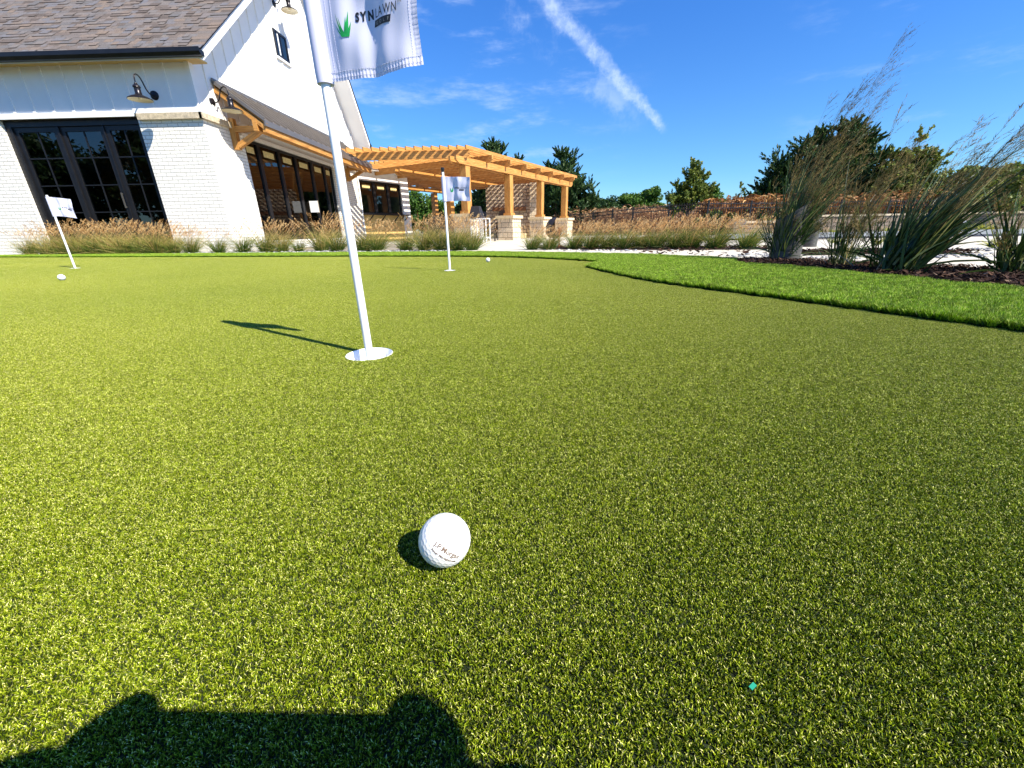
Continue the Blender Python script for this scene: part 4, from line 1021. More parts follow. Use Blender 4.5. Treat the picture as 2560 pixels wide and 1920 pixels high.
# ================================================================== planting
M['fleaf'] = tint_mat('fountain_grass_leaf', [(0, (.04, .085, .010)), (.3, (.11, .18, .02)), (.5, (.30, .30, .06)), (.75, (.58, .45, .14)), (1, (.74, .56, .22))], .5, .4, .3)
M['plume'] = tint_mat('fountain_grass_plume', [(0, (.42, .22, .08)), (.5, (.68, .42, .17)), (1, (.84, .62, .31))], .8, .2, .35)
M['tleaf'] = tint_mat('switch_grass_leaf', [(0, (.008, .026, .005)), (.45, (.028, .065, .010)), (.7, (.07, .12, .02)), (.88, (.22, .24, .07)), (1, (.55, .48, .22))], .42, .5, .25)
M['tstem'] = tint_mat('switch_grass_stem', [(0, (.04, .06, .015)), (.5, (.12, .13, .04)), (1, (.38, .27, .10))], .5, .4, .1)
M['panicle'] = tint_mat('switch_grass_seed', [(0, (.07, .05, .02)), (.5, (.16, .12, .04)), (1, (.34, .24, .08))], .7, .2, .2)
M['yleaf'] = tint_mat('yellow_sedge_leaf', [(0, (.12, .16, .01)), (.5, (.34, .36, .03)), (1, (.62, .56, .10))], .45, .4, .3)

def dirs(n, spread, lean=(0, 0)):
    a = rng.uniform(0, 2 * math.pi, n); r = np.abs(rng.normal(0, spread, n))
    return unit(np.stack([np.cos(a) * r + lean[0], np.sin(a) * r + lean[1], np.ones(n)], 1)), a
def arching(n, R0, hmin, hmax, spread, droop, width, tint, lean=(0, 0), nseg=5, grad=None):
    d, a = dirs(n, spread, lean); base = np.zeros((n, 3)); rr = rng.uniform(0, R0, n); base[:, 0] = np.cos(a) * rr; base[:, 1] = np.sin(a) * rr
    L = rng.uniform(hmin, hmax, n); b = np.zeros((n, 3)); b[:, :2] = unit(d[:, :2] + 1e-6) * (L * rng.uniform(.15, .55, n) * droop)[:, None]; b[:, 2] = -L * rng.uniform(.1, .45, n) * droop
    return blades(base, d, L, rng.uniform(.75, 1.25, n) * width, b, nseg, tint, grad)
def spindles(P0, D, L, r, tint, nr=5):
    """little bottle-brush heads: fuzzy bunch of fine bristles around an axis"""
    parts = []; n = len(P0); k = 22
    f = rng.random((n, k)); pos = P0[:, None] + D[:, None] * (L[:, None] * f)[..., None]
    rd = rng.normal(size=(n, k, 3)); rd -= (rd * D[:, None]).sum(2, keepdims=True) * D[:, None]; rd = unit(rd)
    prof = np.sin(np.clip(f * .9 + .08, 0, 1) * math.pi) ** .6
    dd = unit(rd + D[:, None] * 1.1); LL = (r[:, None] * prof * rng.uniform(1.2, 2.2, (n, k)))
    b = np.zeros((n * k, 3))
    return blades(pos.reshape(-1, 3), dd.reshape(-1, 3), LL.ravel(), np.full(n * k, .0052), b, 1, np.clip(np.repeat(tint, k) + rng.normal(0, .12, n * k), 0, 1))
def fountain_meshes(h, green, seed, plumes=46, nleaf=300, wd=.0042, lean=(.10, 0)):
    gr = (.45, 1.25) if green < .2 else ((.25, 1.15) if green < .5 else (.10, 1.05))
    tl = np.clip(rng.beta(2.4, 2.0, nleaf) * (1 - green) + rng.beta(2.4, 2.2, nleaf) * green * .9, 0, 1)
    V, F, T = arching(nleaf, .09, h * .55, h * .98, .30 if green > .5 else .40, .85, wd, tl, lean, 5, gr)
    low = arching(90, .10, h * .3, h * .6, .8, 1.2, wd, np.clip(rng.beta(2, 2, 90), 0, 1), (0, 0), 4, gr)
    V, F, T = join([(V, F, T), low])
    leaf = npmesh('foliage', V, F, T, M['fleaf'], link=False)
    n = plumes; d, a = dirs(n, .34, (lean[0] * 1.5, lean[1])); base = np.zeros((n, 3)); base[:, 0] = np.cos(a) * .04; base[:, 1] = np.sin(a) * .04
    L = rng.uniform(.75, 1.12, n) * h; b = np.zeros((n, 3)); b[:, :2] = unit(d[:, :2] + 1e-6) * (L * .22)[:, None]; b[:, 2] = -L * .10
    st = blades(base, d, L, np.full(n, .0024), b, 4, rng.uniform(.3, .9, n))
    tip = base + d * L[:, None] + b; td = unit(d * L[:, None] + 2 * b); hl = rng.uniform(.075, .12, n)
    sp = spindles(tip - td * (hl * .35)[:, None], td, hl, np.full(n, .0125), rng.random(n))
    V, F, T = join([st, sp]); pl = npmesh('seed_heads', V, F, T, M['plume'], link=False)
    return leaf, pl
FV = {'dry': [fountain_meshes(.56, .08, k, 80, 360) for k in range(3)], 'mid': [fountain_meshes(.50, .32, k, 70, 360) for k in range(3)],
      'low': [fountain_meshes(.40, .75, k, 16, 260) for k in range(2)], 'green': [fountain_meshes(.42, .72, k, 90, 420, lean=(.16, 0)) for k in range(4)]}
cnt = [0]
def clump(x, y, s, kind, label, group):
    lf, pl = random.choice(FV[kind]); r = empty('fountain_grass', (x, y, gz(y) - .01), random.uniform(-.5, .5)); r.scale = (s, s, s * random.uniform(.94, 1.06))
    tag(r, label, 'ornamental grass', group)
    for m, nm in ((lf, 'foliage'), (pl, 'seed_heads')):
        o = bpy.data.objects.new(nm, m); col.objects.link(o); o.parent = r
    cnt[0] += 1
GL = 'tan fountain grasses along the clubhouse bed'; GR = 'green based fountain grasses along the path'
def groundx(px, Y): return atY(px, 600, Y).x
# left row: photo column, distance, size, kind, own label
rowL = [(62, 8.75, .86, 'dry', 'wispy tan fountain grass at the far left in front of the white brick'),
 (105, 8.65, 1.0, 'dry', 'tan fountain grass where the left brick pier meets the black door frame'),
 (150, 8.6, 1.04, 'dry', 'tan fountain grass behind the leftmost flagstick'),
 (190, 8.6, 1.08, 'dry', 'bushy tan fountain grass in front of the left door leaf'),
 (228, 8.6, 1.06, 'mid', 'tan and green fountain grass under the second door leaf'),
 (265, 8.55, 1.1, 'dry', 'thick tan fountain grass in front of the middle door leaf'),
 (303, 8.5, 1.08, 'dry', 'tan fountain grass between the middle and right door leaves'),
 (343, 8.5, 1.10, 'mid', 'dense fountain grass in front of the right door leaf'),
 (385, 8.5, 1.04, 'dry', 'tan fountain grass at the right edge of the black doors'),
 (425, 8.5, .98, 'mid', 'fountain grass at the left side of the corner brick pier'),
 (470, 8.45, .92, 'mid', 'fountain grass in front of the middle of the corner brick pier'),
 (540, 8.3, 1.0, 'low', 'small green fountain grass standing alone before the brick corner'),
 (602, 8.3, 1.12, 'low', 'rounded green fountain grass just right of the brick corner'),
 (660, 8.3, 1.08, 'mid', 'fountain grass below the first tall gable window'),
 (700, 8.4, .92, 'dry', 'dry brown fountain grass below the second tall gable window'),
 (742, 8.3, .80, 'low', 'low fountain grass between the taller tan ones by the gable windows'),
 (800, 8.6, 1.20, 'dry', 'largest tan fountain grass, in front of the paper on the window'),
 (838, 8.3, 1.05, 'mid', 'fountain grass just left of the near flagpole'),
 (905, 8.0, 1.02, 'mid', 'fountain grass just right of the near flagpole'),
 (940, 8.0, .96, 'mid', 'fountain grass under the left end of the serving window'),
 (1012, 7.9, .98, 'mid', 'fountain grass in front of the white wing wall corner'),
 (1060, 7.8, 1.03, 'dry', 'fountain grass left of the second flagstick'),
 (1098, 7.8, 1.08, 'mid', 'fountain grass directly left of the second flagpole'),
 (1140, 7.7, 1.08, 'mid', 'fountain grass in front of the first limestone pier'),
 (1178, 7.6, 1.0, 'mid', 'green fountain grass ending the left row beside the patio opening')]
for px_, Yd, s, k, lab in rowL: clump(groundx(px_, Yd), Yd, s * 1.12, k, lab, GL)
rowR = [(1330, 7.35, .86, 'first green fountain grass right of the patio opening'), (1372, 7.2, .84, 'fountain grass directly left of the copper pipe'),
 (1436, 7.2, .92, 'fountain grass directly right of the copper pipe'), (1478, 7.1, .94, 'fountain grass below the left end of the iron fence'),
 (1518, 7.05, .92, 'fountain grass under the first iron fence post'), (1560, 6.9, .96, 'wide fountain grass in front of the brown cornfield, left part'),
 (1600, 6.9, .93, 'fountain grass in front of the middle of the cornfield'), (1640, 6.75, 1.0, 'fountain grass left of the slender leafy tree'),
 (1688, 6.65, 1.0, 'fountain grass below the slender leafy tree'), (1728, 6.6, 1.02, 'full fountain grass just right of the slender leafy tree'),
 (1788, 6.4, 1.04, 'rounded fountain grass second from the right end of the row'), (1868, 6.2, 1.0, 'rightmost fountain grass of the row, standing alone in front of the low stone wall')]
for px_, Yd, s, lab in rowR: clump(groundx(px_, Yd), Yd, s * 1.13, 'green', lab, GR)

# tall switch grasses bent by the wind
def panicle_at(P, D, L, k, tint, spread=.30):
    """airy seed head: side branches with short seeds"""
    out = []; n = k; f = rng.uniform(0, 1, n) ** .8
    pos = P + D * (L * f)[:, None]; rd = unit(rng.normal(size=(n, 3))); dd = unit(D * .9 + rd * spread * 1.6 + np.array([.35, 0, 0])); bl_ = L * rng.uniform(.22, .42, n) * (1.1 - f * .6)
    b = np.zeros((n, 3)); b[:, 0] = bl_ * .2
    out.append(blades(pos, dd, bl_, np.full(n, .0010), b, 2, np.full(n, tint)))
    m = 7; g_ = rng.uniform(.25, 1.0, (n, m)); sp = pos[:, None] + dd[:, None] * (bl_[:, None] * g_)[..., None] + b[:, None] * (g_ ** 2)[..., None]
    sd = unit(dd[:, None] + rng.normal(0, .35, (n, m, 3))); out.append(blades(sp.reshape(-1, 3), sd.reshape(-1, 3), rng.uniform(.012, .028, n * m), np.full(n * m, .0024), np.zeros((n * m, 3)), 1, np.clip(rng.normal(tint, .2, n * m), 0, 1)))
    return out
def stems_to(root, tip, n, jit, bulge):
    """stem paths from the root bunch to around the tip direction"""
    root = np.array(root); tip = np.array(tip); base = np.zeros((n, 3)); base[:, :2] = rng.normal(0, .035, (n, 2))
    T = (tip - root) + rng.normal(0, 1, (n, 3)) * np.array(jit); T *= rng.uniform(.55, 1.02, n)[:, None]
    b = np.zeros((n, 3)) + np.array(bulge) * np.linalg.norm(T, axis=1)[:, None] * rng.uniform(.5, 1.4, n)[:, None]
    D = T - b; L = np.linalg.norm(D, axis=1); return base, D / L[:, None], L, b
def switch_grass(px, tips, label, nleaf=90, nstem=26, Y=None, root=None, wleaf=.011, stray=10, rootp=None, plume=()):
    g0 = rootp if rootp is not None else gnd(*px); g0 = Vector((g0.x, g0.y, gz(g0.y) - .01)); r = empty('switch_grass', tuple(g0)); tag(r, label, 'ornamental grass', 'tall switch grasses leaning in the wind')
    lf = []; st = []; pn = []
    for (tx, ty, dY, wgt) in tips:
        T = atY(tx, ty, g0.y + dY) if not isinstance(tx, Vector) else tx
        n = int(nleaf * wgt); base, D, L, b = stems_to(g0, T, n, (.10, .12, .06), (.10, 0, -.05))
        sc_ = rng.uniform(.30, .85, n); base2 = base + D * (L * rng.uniform(0, .30, n))[:, None]
        bb = b * .6; bb[:, 0] += L * sc_ * rng.uniform(-.04, .22, n); bb[:, 2] -= L * sc_ * rng.uniform(0, .16, n); bb[:, 1] += rng.normal(0, .03, n)
        lf.append(blades(base2, unit(D + rng.normal(0, .07, (n, 3))), np.minimum(L * sc_, rng.uniform(.5, .95, n)), rng.uniform(.4, 1.0, n) * wleaf, bb, 7, np.clip(rng.beta(1.6, 1.9, n), 0, 1)))
        n = max(2, int(nstem * wgt)); base, D, L, b = stems_to(g0, T, n, (.10, .10, .08), (.08, 0, -.04))
        st.append(blades(base, D, L, rng.uniform(.0035, .0055, n), b, 6, rng.beta(2, 2, n)))
        for i in range(n):
            f0 = rng.uniform(.45, .62); P0 = base[i] + D[i] * L[i] * f0 + b[i] * f0 ** 2; P1 = base[i] + D[i] * L[i] + b[i]
            d = P1 - P0; ll = np.linalg.norm(d); pn += panicle_at(P0, d / ll, ll, 20, float(rng.uniform(.25, .8)))
    for (tx, ty, dY) in plume:
        T = np.array(atY(tx, ty, g0.y + dY) - g0); n = 1; L = np.array([np.linalg.norm(T)]); b = np.array([[.14, 0, -.06]]) * L[0]; D = (T - b[0]) / np.linalg.norm(T - b[0]); L = np.array([np.linalg.norm(T - b[0])])
        st.append(blades(np.zeros((1, 3)), D[None], L, np.array([.006]), b, 12, np.array([.3]))); f0 = .52; P0 = D * L[0] * f0 + b[0] * f0 ** 2; d = T - P0; ll = np.linalg.norm(d); pn += panicle_at(P0, d / ll, ll, 75, .3, .2)
    n = stray; dd, a = dirs(n, .8, (.2, 0)); bb = np.zeros((n, 3)); L = rng.uniform(.2, .45, n); bb[:, :2] = unit(dd[:, :2]) * (L * .5)[:, None]; bb[:, 2] = -L * .5
    lf.append(blades(np.zeros((n, 3)), dd, L, np.full(n, wleaf * .9), bb, 6, rng.beta(3, 2, n)))
    V, F, T = join(lf); npmesh('leaves', V, F, T, M['tleaf'], r)
    V, F, T = join(st); npmesh('stems', V, F, T, M['tstem'], r)
    V, F, T = join(pn); npmesh('seed_heads', V, F, T, M['panicle'], r)
    return r
switch_grass((1955, 655), [ (2105, 260, 0, .25), (2060, 330, .1, .42), (2000, 400, .1, .45), (2150, 320, -.1, .34), (2080, 400, -.15, .6), (2040, 470, 0, .4), (1945, 520, 0, .2), (1970, 470, 0, .3)], 'tallest switch grass, bushy and leaning right in front of the grey cut pipe', 300, 22, plume=((2250, 95, -.1), (2155, 205, 0), (2210, 235, .05), (2110, 250, 0)))
switch_grass((2098, 672), [(2215, 300, 0, .4), (2245, 370, 0, .35), (2190, 420, 0, .5), (2150, 480, 0, .4), (2060, 540, 0, .2)], 'thin open switch grass with bare stalks, second of the row from the left', 46, 20, wleaf=.010, stray=7)
switch_grass((2212, 680), [(2120, 520, 0, .3), (2190, 500, 0, .4), (2250, 430, 0, .4), (2290, 380, 0, .3)], 'sparse switch grass of a few crossed leaves, just left of the steeply leaning one', 26, 8, wleaf=.014, stray=5)
switch_grass((2238, 688), [(2560, 310, -.1, .5), (2520, 350, 0, .5), (2470, 330, .1, .06), (2420, 400, 0, .45), (2350, 420, 0, .35), (2620, 330, -.1, .3)], 'switch grass leaning far to the right with dark straight leaves', 190, 16, wleaf=.017, plume=((2600, 300, 0), (2540, 330, 0)))
switch_grass((2527, 692), [(2640, 420, 0, .4), (2560, 480, 0, .3), (2440, 520, 0, .18), (2600, 360, 0, .3), (2520, 400, 0, .12)], 'switch grass at the right edge of the picture with broad arching leaves', 80, 14, wleaf=.016, stray=16)
switch_grass(None, [(Vector((5.9, 3.4, 1.35)), 0, 0, 1.0), (Vector((5.5, 3.3, 1.2)), 0, 0, 1.0), (Vector((5.2, 3.35, 1.1)), 0, 0, 1.0)], 'switch grass added out of frame to the right for its shadow on the path', 260, 40, wleaf=.018, rootp=Vector((5.2, 3.35, 0)))  # unseen clump, added to cast the dark band across the concrete

# yellow sedge tufts
ys = [(2080, 608, .10, 'yellow sedge tuft in the small bed behind the open switch grass'), (2104, 607, .09, 'second yellow sedge tuft from the left in the small mulch bed'),
      (2195, 612, .11, 'yellow sedge tuft left of the crossed switch grass leaves'), (2222, 612, .13, 'bright yellow sedge tuft in the middle of the small mulch bed'), (2245, 614, .11, 'yellow sedge tuft behind the foot of the leaning switch grass'), (2262, 610, .08, 'small yellow sedge tuft at the right end of the small bed'),
      (2482, 620, .13, 'spiky yellow sedge standing alone among grey stones at the right'), (2512, 622, .08, 'small yellow sedge beside the edge switch grass'),
      (2038, 588, .2, 'yellow sedge at the foot of the stone wall, next to the grey pipe'), (2085, 588, .18, 'yellow sedge at the wall foot left of the thin switch grass'), (2220, 586, .2, 'yellow sedge at the wall foot behind the leaning switch grass'),
      (2352, 584, .26, 'yellow sedge at the wall foot just left of the round spotlight'), (2412, 584, .22, 'yellow sedge at the wall foot just right of the round spotlight'), (2455, 583, .26, 'yellow sedge at the wall foot under the right part of the wall'), (2475, 583, .2, 'last yellow sedge at the wall foot on the right')]
for x, y, h, lab in ys:
    far_ = y < 600; p = atY(x, y, 16.4) if far_ else gnd(x, y); z = -.1 if far_ else gz(p.y)
    if far_: h *= 1.3
    else: h *= 1.0
    V, F, T = arching(60, .02 * h / .1, h * .8, h * 1.5, .6, .8, h * .07, np.clip(rng.beta(2, 2, 60), 0, 1)); o = npmesh('yellow_sedge', V, F, T, M['yleaf'], None, (p.x, p.y, z)); tag(o, lab, 'plant', 'yellow sedge tufts')

# stones and bark chips 
def pebbles(name, poly, n, smin, smax, flat=.55, mat=None, seedz=0.0):
    a = np.array(poly); lo, hi = a.min(0), a.max(0); P = rng.uniform(lo, hi, (n * 3, 2)); P = P[inside(P, poly)][:n]
    ico = []; bm = bmesh.new(); bmesh.ops.create_icosphere(bm, subdivisions=2, radius=1); bv = np.array([v.co[:] for v in bm.verts]); bf = np.array([[v.index for v in f.verts] for f in bm.faces]); bm.free()
    n = len(P); s = rng.uniform(smin, smax, n); ax = rng.uniform(.6, 1.4, (n, 2)); th = rng.uniform(0, 6.28, n)
    s *= .75; V = bv[None] * np.stack([s * ax[:, 0], s * ax[:, 1], s * flat], 1)[:, None]
    V *= (1 + .12 * np.sin(bv[None, :, 0:1] * 3 + th[:, None, None]) * np.cos(bv[None, :, 1:2] * 2.5 + th[:, None, None] * 2))
    c, s2 = np.cos(th)[:, None], np.sin(th)[:, None]; x = V[..., 0] * c - V[..., 1] * s2; y = V[..., 0] * s2 + V[..., 1] * c
    V = np.stack([x + P[:, 0:1], y + P[:, 1:2], V[..., 2] + (gzn(P[:, 1]) + s * flat * .45)[:, None]], 2)
    F = (bf[None] + (np.arange(n) * len(bv))[:, None, None]).reshape(-1, 3)
    return tag(npmesh(name, V.reshape(-1, 3), F, np.repeat(rng.beta(1.6, 1.6, n), len(bf)), mat or M['pebble'], smooth=True), kind='stuff')
pebbles('river_stones', [(2.6, 4.0), (3.2, 3.8), (4.6, 3.9), (6.2, 4.2), (6.2, 4.45), (4.7, 4.35), (3.5, 4.25), (2.8, 4.3)], 260, .010, .028)
pebbles('river_stones', [(2.2, 4.15), (2.9, 4.35), (3.1, 5.1), (2.7, 5.2), (2.2, 4.7)], 60, .012, .03)
pebbles('river_stones', [(4.7, 4.75), (7.5, 4.8), (8.6, 5.6), (6.0, 5.4), (4.4, 5.3)], 260, .012, .03)
pebbles('river_stones', [(.3, 6.75), (.9, 6.3), (2.0, 5.9), (2.4, 6.1), (1.2, 6.65), (.5, 7.3)], 46, .015, .035)
pebbles('river_stones', [(-.9, 6.85), (.1, 6.3), (.35, 6.5), (-.6, 7.1)], 25, .01, .025)
pebbles('gravel_stones', [(-13, 9.0), (-9.9, 8.4), (-5.9, 7.7), (-2.95, 7.05), (-1.2, 6.6), (-1.3, 8.0), (-5.9, 9.0), (-12, 9.15)], 1500, .010, .03)
M['chip'] = tint_mat('bark_chips', [(0, (.012, .007, .005)), (.5, (.045, .020, .012)), (.85, (.11, .055, .03)), (1, (.40, .30, .2))], .85, .2, 0)
def chips(name, poly, n, L0, L1):
    a = np.array(poly); P = rng.uniform(a.min(0), a.max(0), (n * 4, 2)); P = P[inside(P, poly)][:n]; n = len(P)
    th = rng.uniform(0, 6.28, n); d = unit(np.stack([np.cos(th), np.sin(th), rng.normal(.12, .25, n)], 1)); L = rng.uniform(L0, L1, n)
    base = np.column_stack([P, gzn(P[:, 1]) + rng.uniform(.006, .035, n)]); b = rng.normal(0, .004, (n, 3))
    V, F, T = blades(base, d, L, L * rng.uniform(.15, .4, n), b, 2, rng.beta(1.6, 2.2, n)); return tag(npmesh(name, V, F, T, M['chip']), kind='stuff')
MB_ = [(1.74, 3.46), (1.76, 3.24), (1.88, 3.03), (1.95, 2.6), (1.98, 2.1), (2.04, 1.66), (2.17, .8), (3.6, 1.4), (3.05, 2.30), (2.75, 2.75), (2.5, 3.2), (2.35, 3.7), (2.0, 3.84)]
chips('bark_mulch', MB_, 26000, .010, .035)
chips('bark_mulch', [(3.0, 4.45), (3.9, 4.5), (4.6, 4.3), (4.7, 4.7), (4.1, 5.2), (3.2, 5.2)], 2500, .02, .06)
chips('bark_mulch', [(.17, 8.85), (.35, 7.45), (1.2, 6.7), (2.2, 6.25), (3.6, 5.95), (4.0, 6.5), (3.3, 8.0)], 2500, .02, .06)
chips('fallen_leaves', [(1.3, 5.2), (2.0, 4.4), (3.5, 4.8), (3.6, 5.8), (2.0, 6.0)], 160, .03, .08)
pebbles('mulch_stones', [(1.98, 3.0), (2.2, 2.5), (2.9, 2.3), (2.4, 3.0)], 26, .012, .03)
# single grass clipping lying on the green, and a scrap of green
p = gnd(515, 1337); o = None
V, F, T = blades(np.array([[p.x - .012, p.y, p.z + .006]]), np.array([[1, .02, .03]]), np.array([.03]), np.array([.0012]), np.array([[0, .002, 0]]), 6, np.array([.55])); tag(npmesh('grass_clipping', V, F, T, M['yleaf']), 'single yellow green grass clipping lying on the putting green', 'clipping')
for x, y in ((1872, 1735),):
    p = gnd(x, y); M['scrap'] = simple('green_plastic', (.02, .35, .20), .5, bmp=0); b = MB(); b.beam((0, 0, .005), (.0035, .002, .006), .0022, .0008); o = b.build('green_scrap', M['scrap']); o.location = p; tag(o, 'tiny emerald green plastic scrap lying on the turf', 'scrap')

# ================================================================== trees
def tree_mats(name, a, b_, c, d, tr=.22): return tint_mat(name, [(0, a), (.4, b_), (.75, c), (1, d)], .55, .3, tr)
M['pine'] = tree_mats('pine_needles', (.012, .034, .012), (.030, .075, .020), (.065, .125, .030), (.13, .19, .05))
M['oak'] = tree_mats('green_leaves', (.02, .055, .008), (.055, .13, .014), (.12, .21, .025), (.25, .33, .05))
M['aspen'] = tree_mats('yellow_green_leaves', (.04, .075, .012), (.12, .17, .022), (.25, .28, .04), (.48, .46, .12))
M['dkleaf'] = tree_mats('dark_leaves', (.008, .022, .007), (.022, .055, .012), (.055, .11, .018), (.13, .19, .035))
M['orange'] = tree_mats('rusty_leaves', (.08, .028, .010), (.22, .085, .025), (.42, .19, .055), (.62, .42, .16))
def leaf_quads(C, size, tint, nrm=None, asp=.6, up=None):
    n = len(C); a = unit(rng.normal(size=(n, 3))) if up is None else unit(up + rng.normal(0, .35, (n, 3)))
    b = unit(np.cross(a, rng.normal(size=(n, 3)))); s = size[:, None]
    V = np.stack([C - a * s, C + b * s * asp, C + a * s, C - b * s * asp], 1).reshape(-1, 3)
    F = np.arange(n * 4).reshape(n, 4); return V, F, tint
def make_tree(name, base, H, crown, kind, mat, label, n=9000, leaf=.09, trunk=.12, clumps=60, group='trees beyond the lawn', cl_r=.32, seed=0, lean=(0, 0), limb=True):
    """crown: list of (cx, cz, rx, rz) ellipses as fractions of H across and up; clumps scattered in them"""
    r = empty(name, base); tag(r, label, 'tree', group)
    ells = crown; w = np.array([e[2] * e[3] for e in ells]); w /= w.sum()
    pick = rng.choice(len(ells), clumps, p=w); E = np.array(ells)[pick]
    u = unit(rng.normal(size=(clumps, 3))) * (rng.random(clumps) ** .42)[:, None]
    CC = np.stack([(E[:, 0] + u[:, 0] * E[:, 2]) * H, u[:, 1] * E[:, 2] * H, (E[:, 1] + u[:, 2] * E[:, 3]) * H], 1)
    tr = MB(); ph = max(min(CC[:, 2].max() * .9, H * .92), .5); tr.tube([(0, 0, -.2), (lean[0] * .3, 0, ph * .35), (lean[0] * .7, 0, ph * .7), (lean[0], 0, ph)], [trunk, trunk * .8, trunk * .45, trunk * .12], 9)
    tr.build('trunk', M['bark'], r, smooth=True)
    lb = MB()
    for c in CC[:: max(1, clumps // 26)]:
        z0 = max(.12 * H, c[2] - math.hypot(c[0], c[1]) * .8 - .1 * H); z0 = min(z0, c[2]); mid = ((c[0]) * .5, c[1] * .5, z0 + (c[2] - z0) * .35); lb.tube([(0, 0, z0), mid, tuple(c)], [trunk * .3, trunk * .18, trunk * .05], 5)
    lb.build('limbs', M['bark'], r)
    k = rng.integers(0, clumps, n); rad = cl_r * rng.uniform(.6, 1.3, clumps)
    if kind == 'pine':
        # upward brushes: each clump is a bunch of tapering shoots
        sh_ = 7; so_ = unit(rng.normal(size=(clumps, sh_, 3)) * np.array([.8, .8, .35]) + np.array([0, 0, .95])); j = rng.integers(0, sh_, n)
        f = rng.random(n); D = so_[k, j]; L = rad[k] * 1.7
        C = CC[k] + D * (L * f)[:, None] + unit(rng.normal(size=(n, 3))) * (rad[k] * .20 * (1 - f * .75))[:, None]
        tint = np.clip(rng.normal(.35, .2, n) + f * .25, 0, 1); V, F, T = leaf_quads(C, rng.uniform(.7, 1.3, n) * leaf, tint, asp=.28, up=D)
    else:
        off = unit(rng.normal(size=(n, 3))) * (rng.random(n) ** .55)[:, None] * rad[k][:, None] * np.array([1, 1, .8])
        C = CC[k] + off; ct = rng.normal(0, .13, clumps); tint = np.clip(rng.normal(.42, .17, n) + ct[k], 0, 1)
        if kind == 'loose':
            sh_ = 5; so_ = unit(rng.normal(size=(clumps, sh_, 3)) * .8 + np.array([0, 0, .9])); j = rng.integers(0, sh_, n); f = rng.random(n)
            C = CC[k] + so_[k, j] * (rad[k] * 1.6 * f)[:, None] + rng.normal(0, .06, (n, 3)) * rad[k][:, None] * 1.6
        V, F, T = leaf_quads(C, rng.uniform(.6, 1.3, n) * leaf, tint)
    V[:, 0] += lean[0] * np.clip(V[:, 2] / H, 0, 1.2)
    npmesh('crown', V, F, T, mat, r); return r
def tree_px(name, px, top, Y, wpx, kind, mat, label, crown, n=9000, leaf=.09, zb=-.1, **kw):
    n = int(n * 1.9); leaf *= 1.1
    T = atY(px, top, Y); H = T.z - zb; Bx = atY(px, 575, Y).x
    return make_tree(name, (Bx, Y, zb), H, crown, kind, mat, label, n, leaf, **kw)
# behind the pergola
tree_px('pine_tree', 1243, 350, 34, 0, 'pine', M['pine'], 'dark pine whose open top shows above the pergola roof', [(0, .62, .22, .36), (-.12, .45, .18, .25), (.18, .55, .16, .28), (0, .88, .10, .12)], 22000, .10, clumps=110, cl_r=.42, trunk=.2)
tree_px('pine_tree', 1410, 378, 34, 0, 'pine', M['pine'], 'broad dark pine standing right behind the last pergola posts', [(0, .45, .32, .44), (-.06, .74, .22, .25), (.17, .42, .28, .36), (-.2, .45, .22, .42), (.34, .32, .13, .28)], 42000, .10, clumps=230, cl_r=.44, trunk=.22)
tree_px('leafy_tree', 1062, 475, 40, 0, 'leaf', M['oak'], 'bright green tree seen between the left pergola posts', [(0, .5, .5, .45), (.3, .4, .4, .35)], 14000, .11, clumps=90, cl_r=.6)
tree_px('leafy_tree', 1120, 500, 42, 0, 'leaf', M['aspen'], 'yellow green tree seen under the pergola behind the second flag', [(0, .5, .55, .45), (.4, .42, .4, .38)], 14000, .11, clumps=90, cl_r=.6)
tree_px('leafy_tree', 1190, 478, 38, 0, 'leaf', M['dkleaf'], 'dark tree seen between the first pier and the fireplace', [(0, .5, .4, .45)], 12000, .11, clumps=80, cl_r=.55)
tree_px('leafy_tree', 1330, 470, 46, 0, 'leaf', M['oak'], 'green tree seen between the fireplace and the third post', [(0, .5, .45, .5)], 9000, .11, clumps=70, cl_r=.55)
# right of the pergola
tree_px('leafy_tree', 1585, 468, 62, 0, 'leaf', M['oak'], 'rounded two domed green tree beyond the cornfield', [(-.18, .56, .32, .40), (.28, .55, .36, .42), (0, .35, .55, .3)], 20000, .15, clumps=120, cl_r=.8, trunk=.3)
tree_px('leafy_tree', 1512, 496, 60, 0, 'leaf', M['dkleaf'], 'low dark tree between the broad pine and the rounded tree', [(0, .5, .7, .45)], 9000, .15, clumps=60, cl_r=.8)
tree_px('leafy_tree', 1640, 505, 66, 0, 'leaf', M['dkleaf'], 'low scrubby tree just right of the rounded tree', [(0, .45, .6, .45)], 6000, .14, clumps=40, cl_r=.7)
tree_px('slender_tree', 1712, 395, 24, 0, 'loose', M['aspen'], 'slender young tree with sparse yellow green leaves before the iron fence', [(0, .55, .16, .38), (-.14, .46, .20, .25), (.16, .56, .16, .26), (.02, .80, .07, .16)], 9500, .058, clumps=95, cl_r=.24, trunk=.075)
tree_px('leafy_tree', 1768, 466, 40, 0, 'leaf', M['oak'], 'small green tree peeking out right of the slender tree', [(0, .5, .36, .48)], 9000, .10, clumps=60, cl_r=.5)
tree_px('leafy_tree', 1872, 470, 34, 0, 'leaf', M['oak'], 'light green shrubby tree left of the big dark evergreen', [(0, .5, .48, .42), (.4, .6, .35, .36)], 18000, .085, clumps=110, cl_r=.42)
tree_px('slender_tree', 1838, 456, 30, 0, 'loose', M['aspen'], 'wispy pale sapling at the left edge of the shrubby tree', [(0, .5, .14, .45)], 2600, .05, clumps=34, cl_r=.2, trunk=.05)
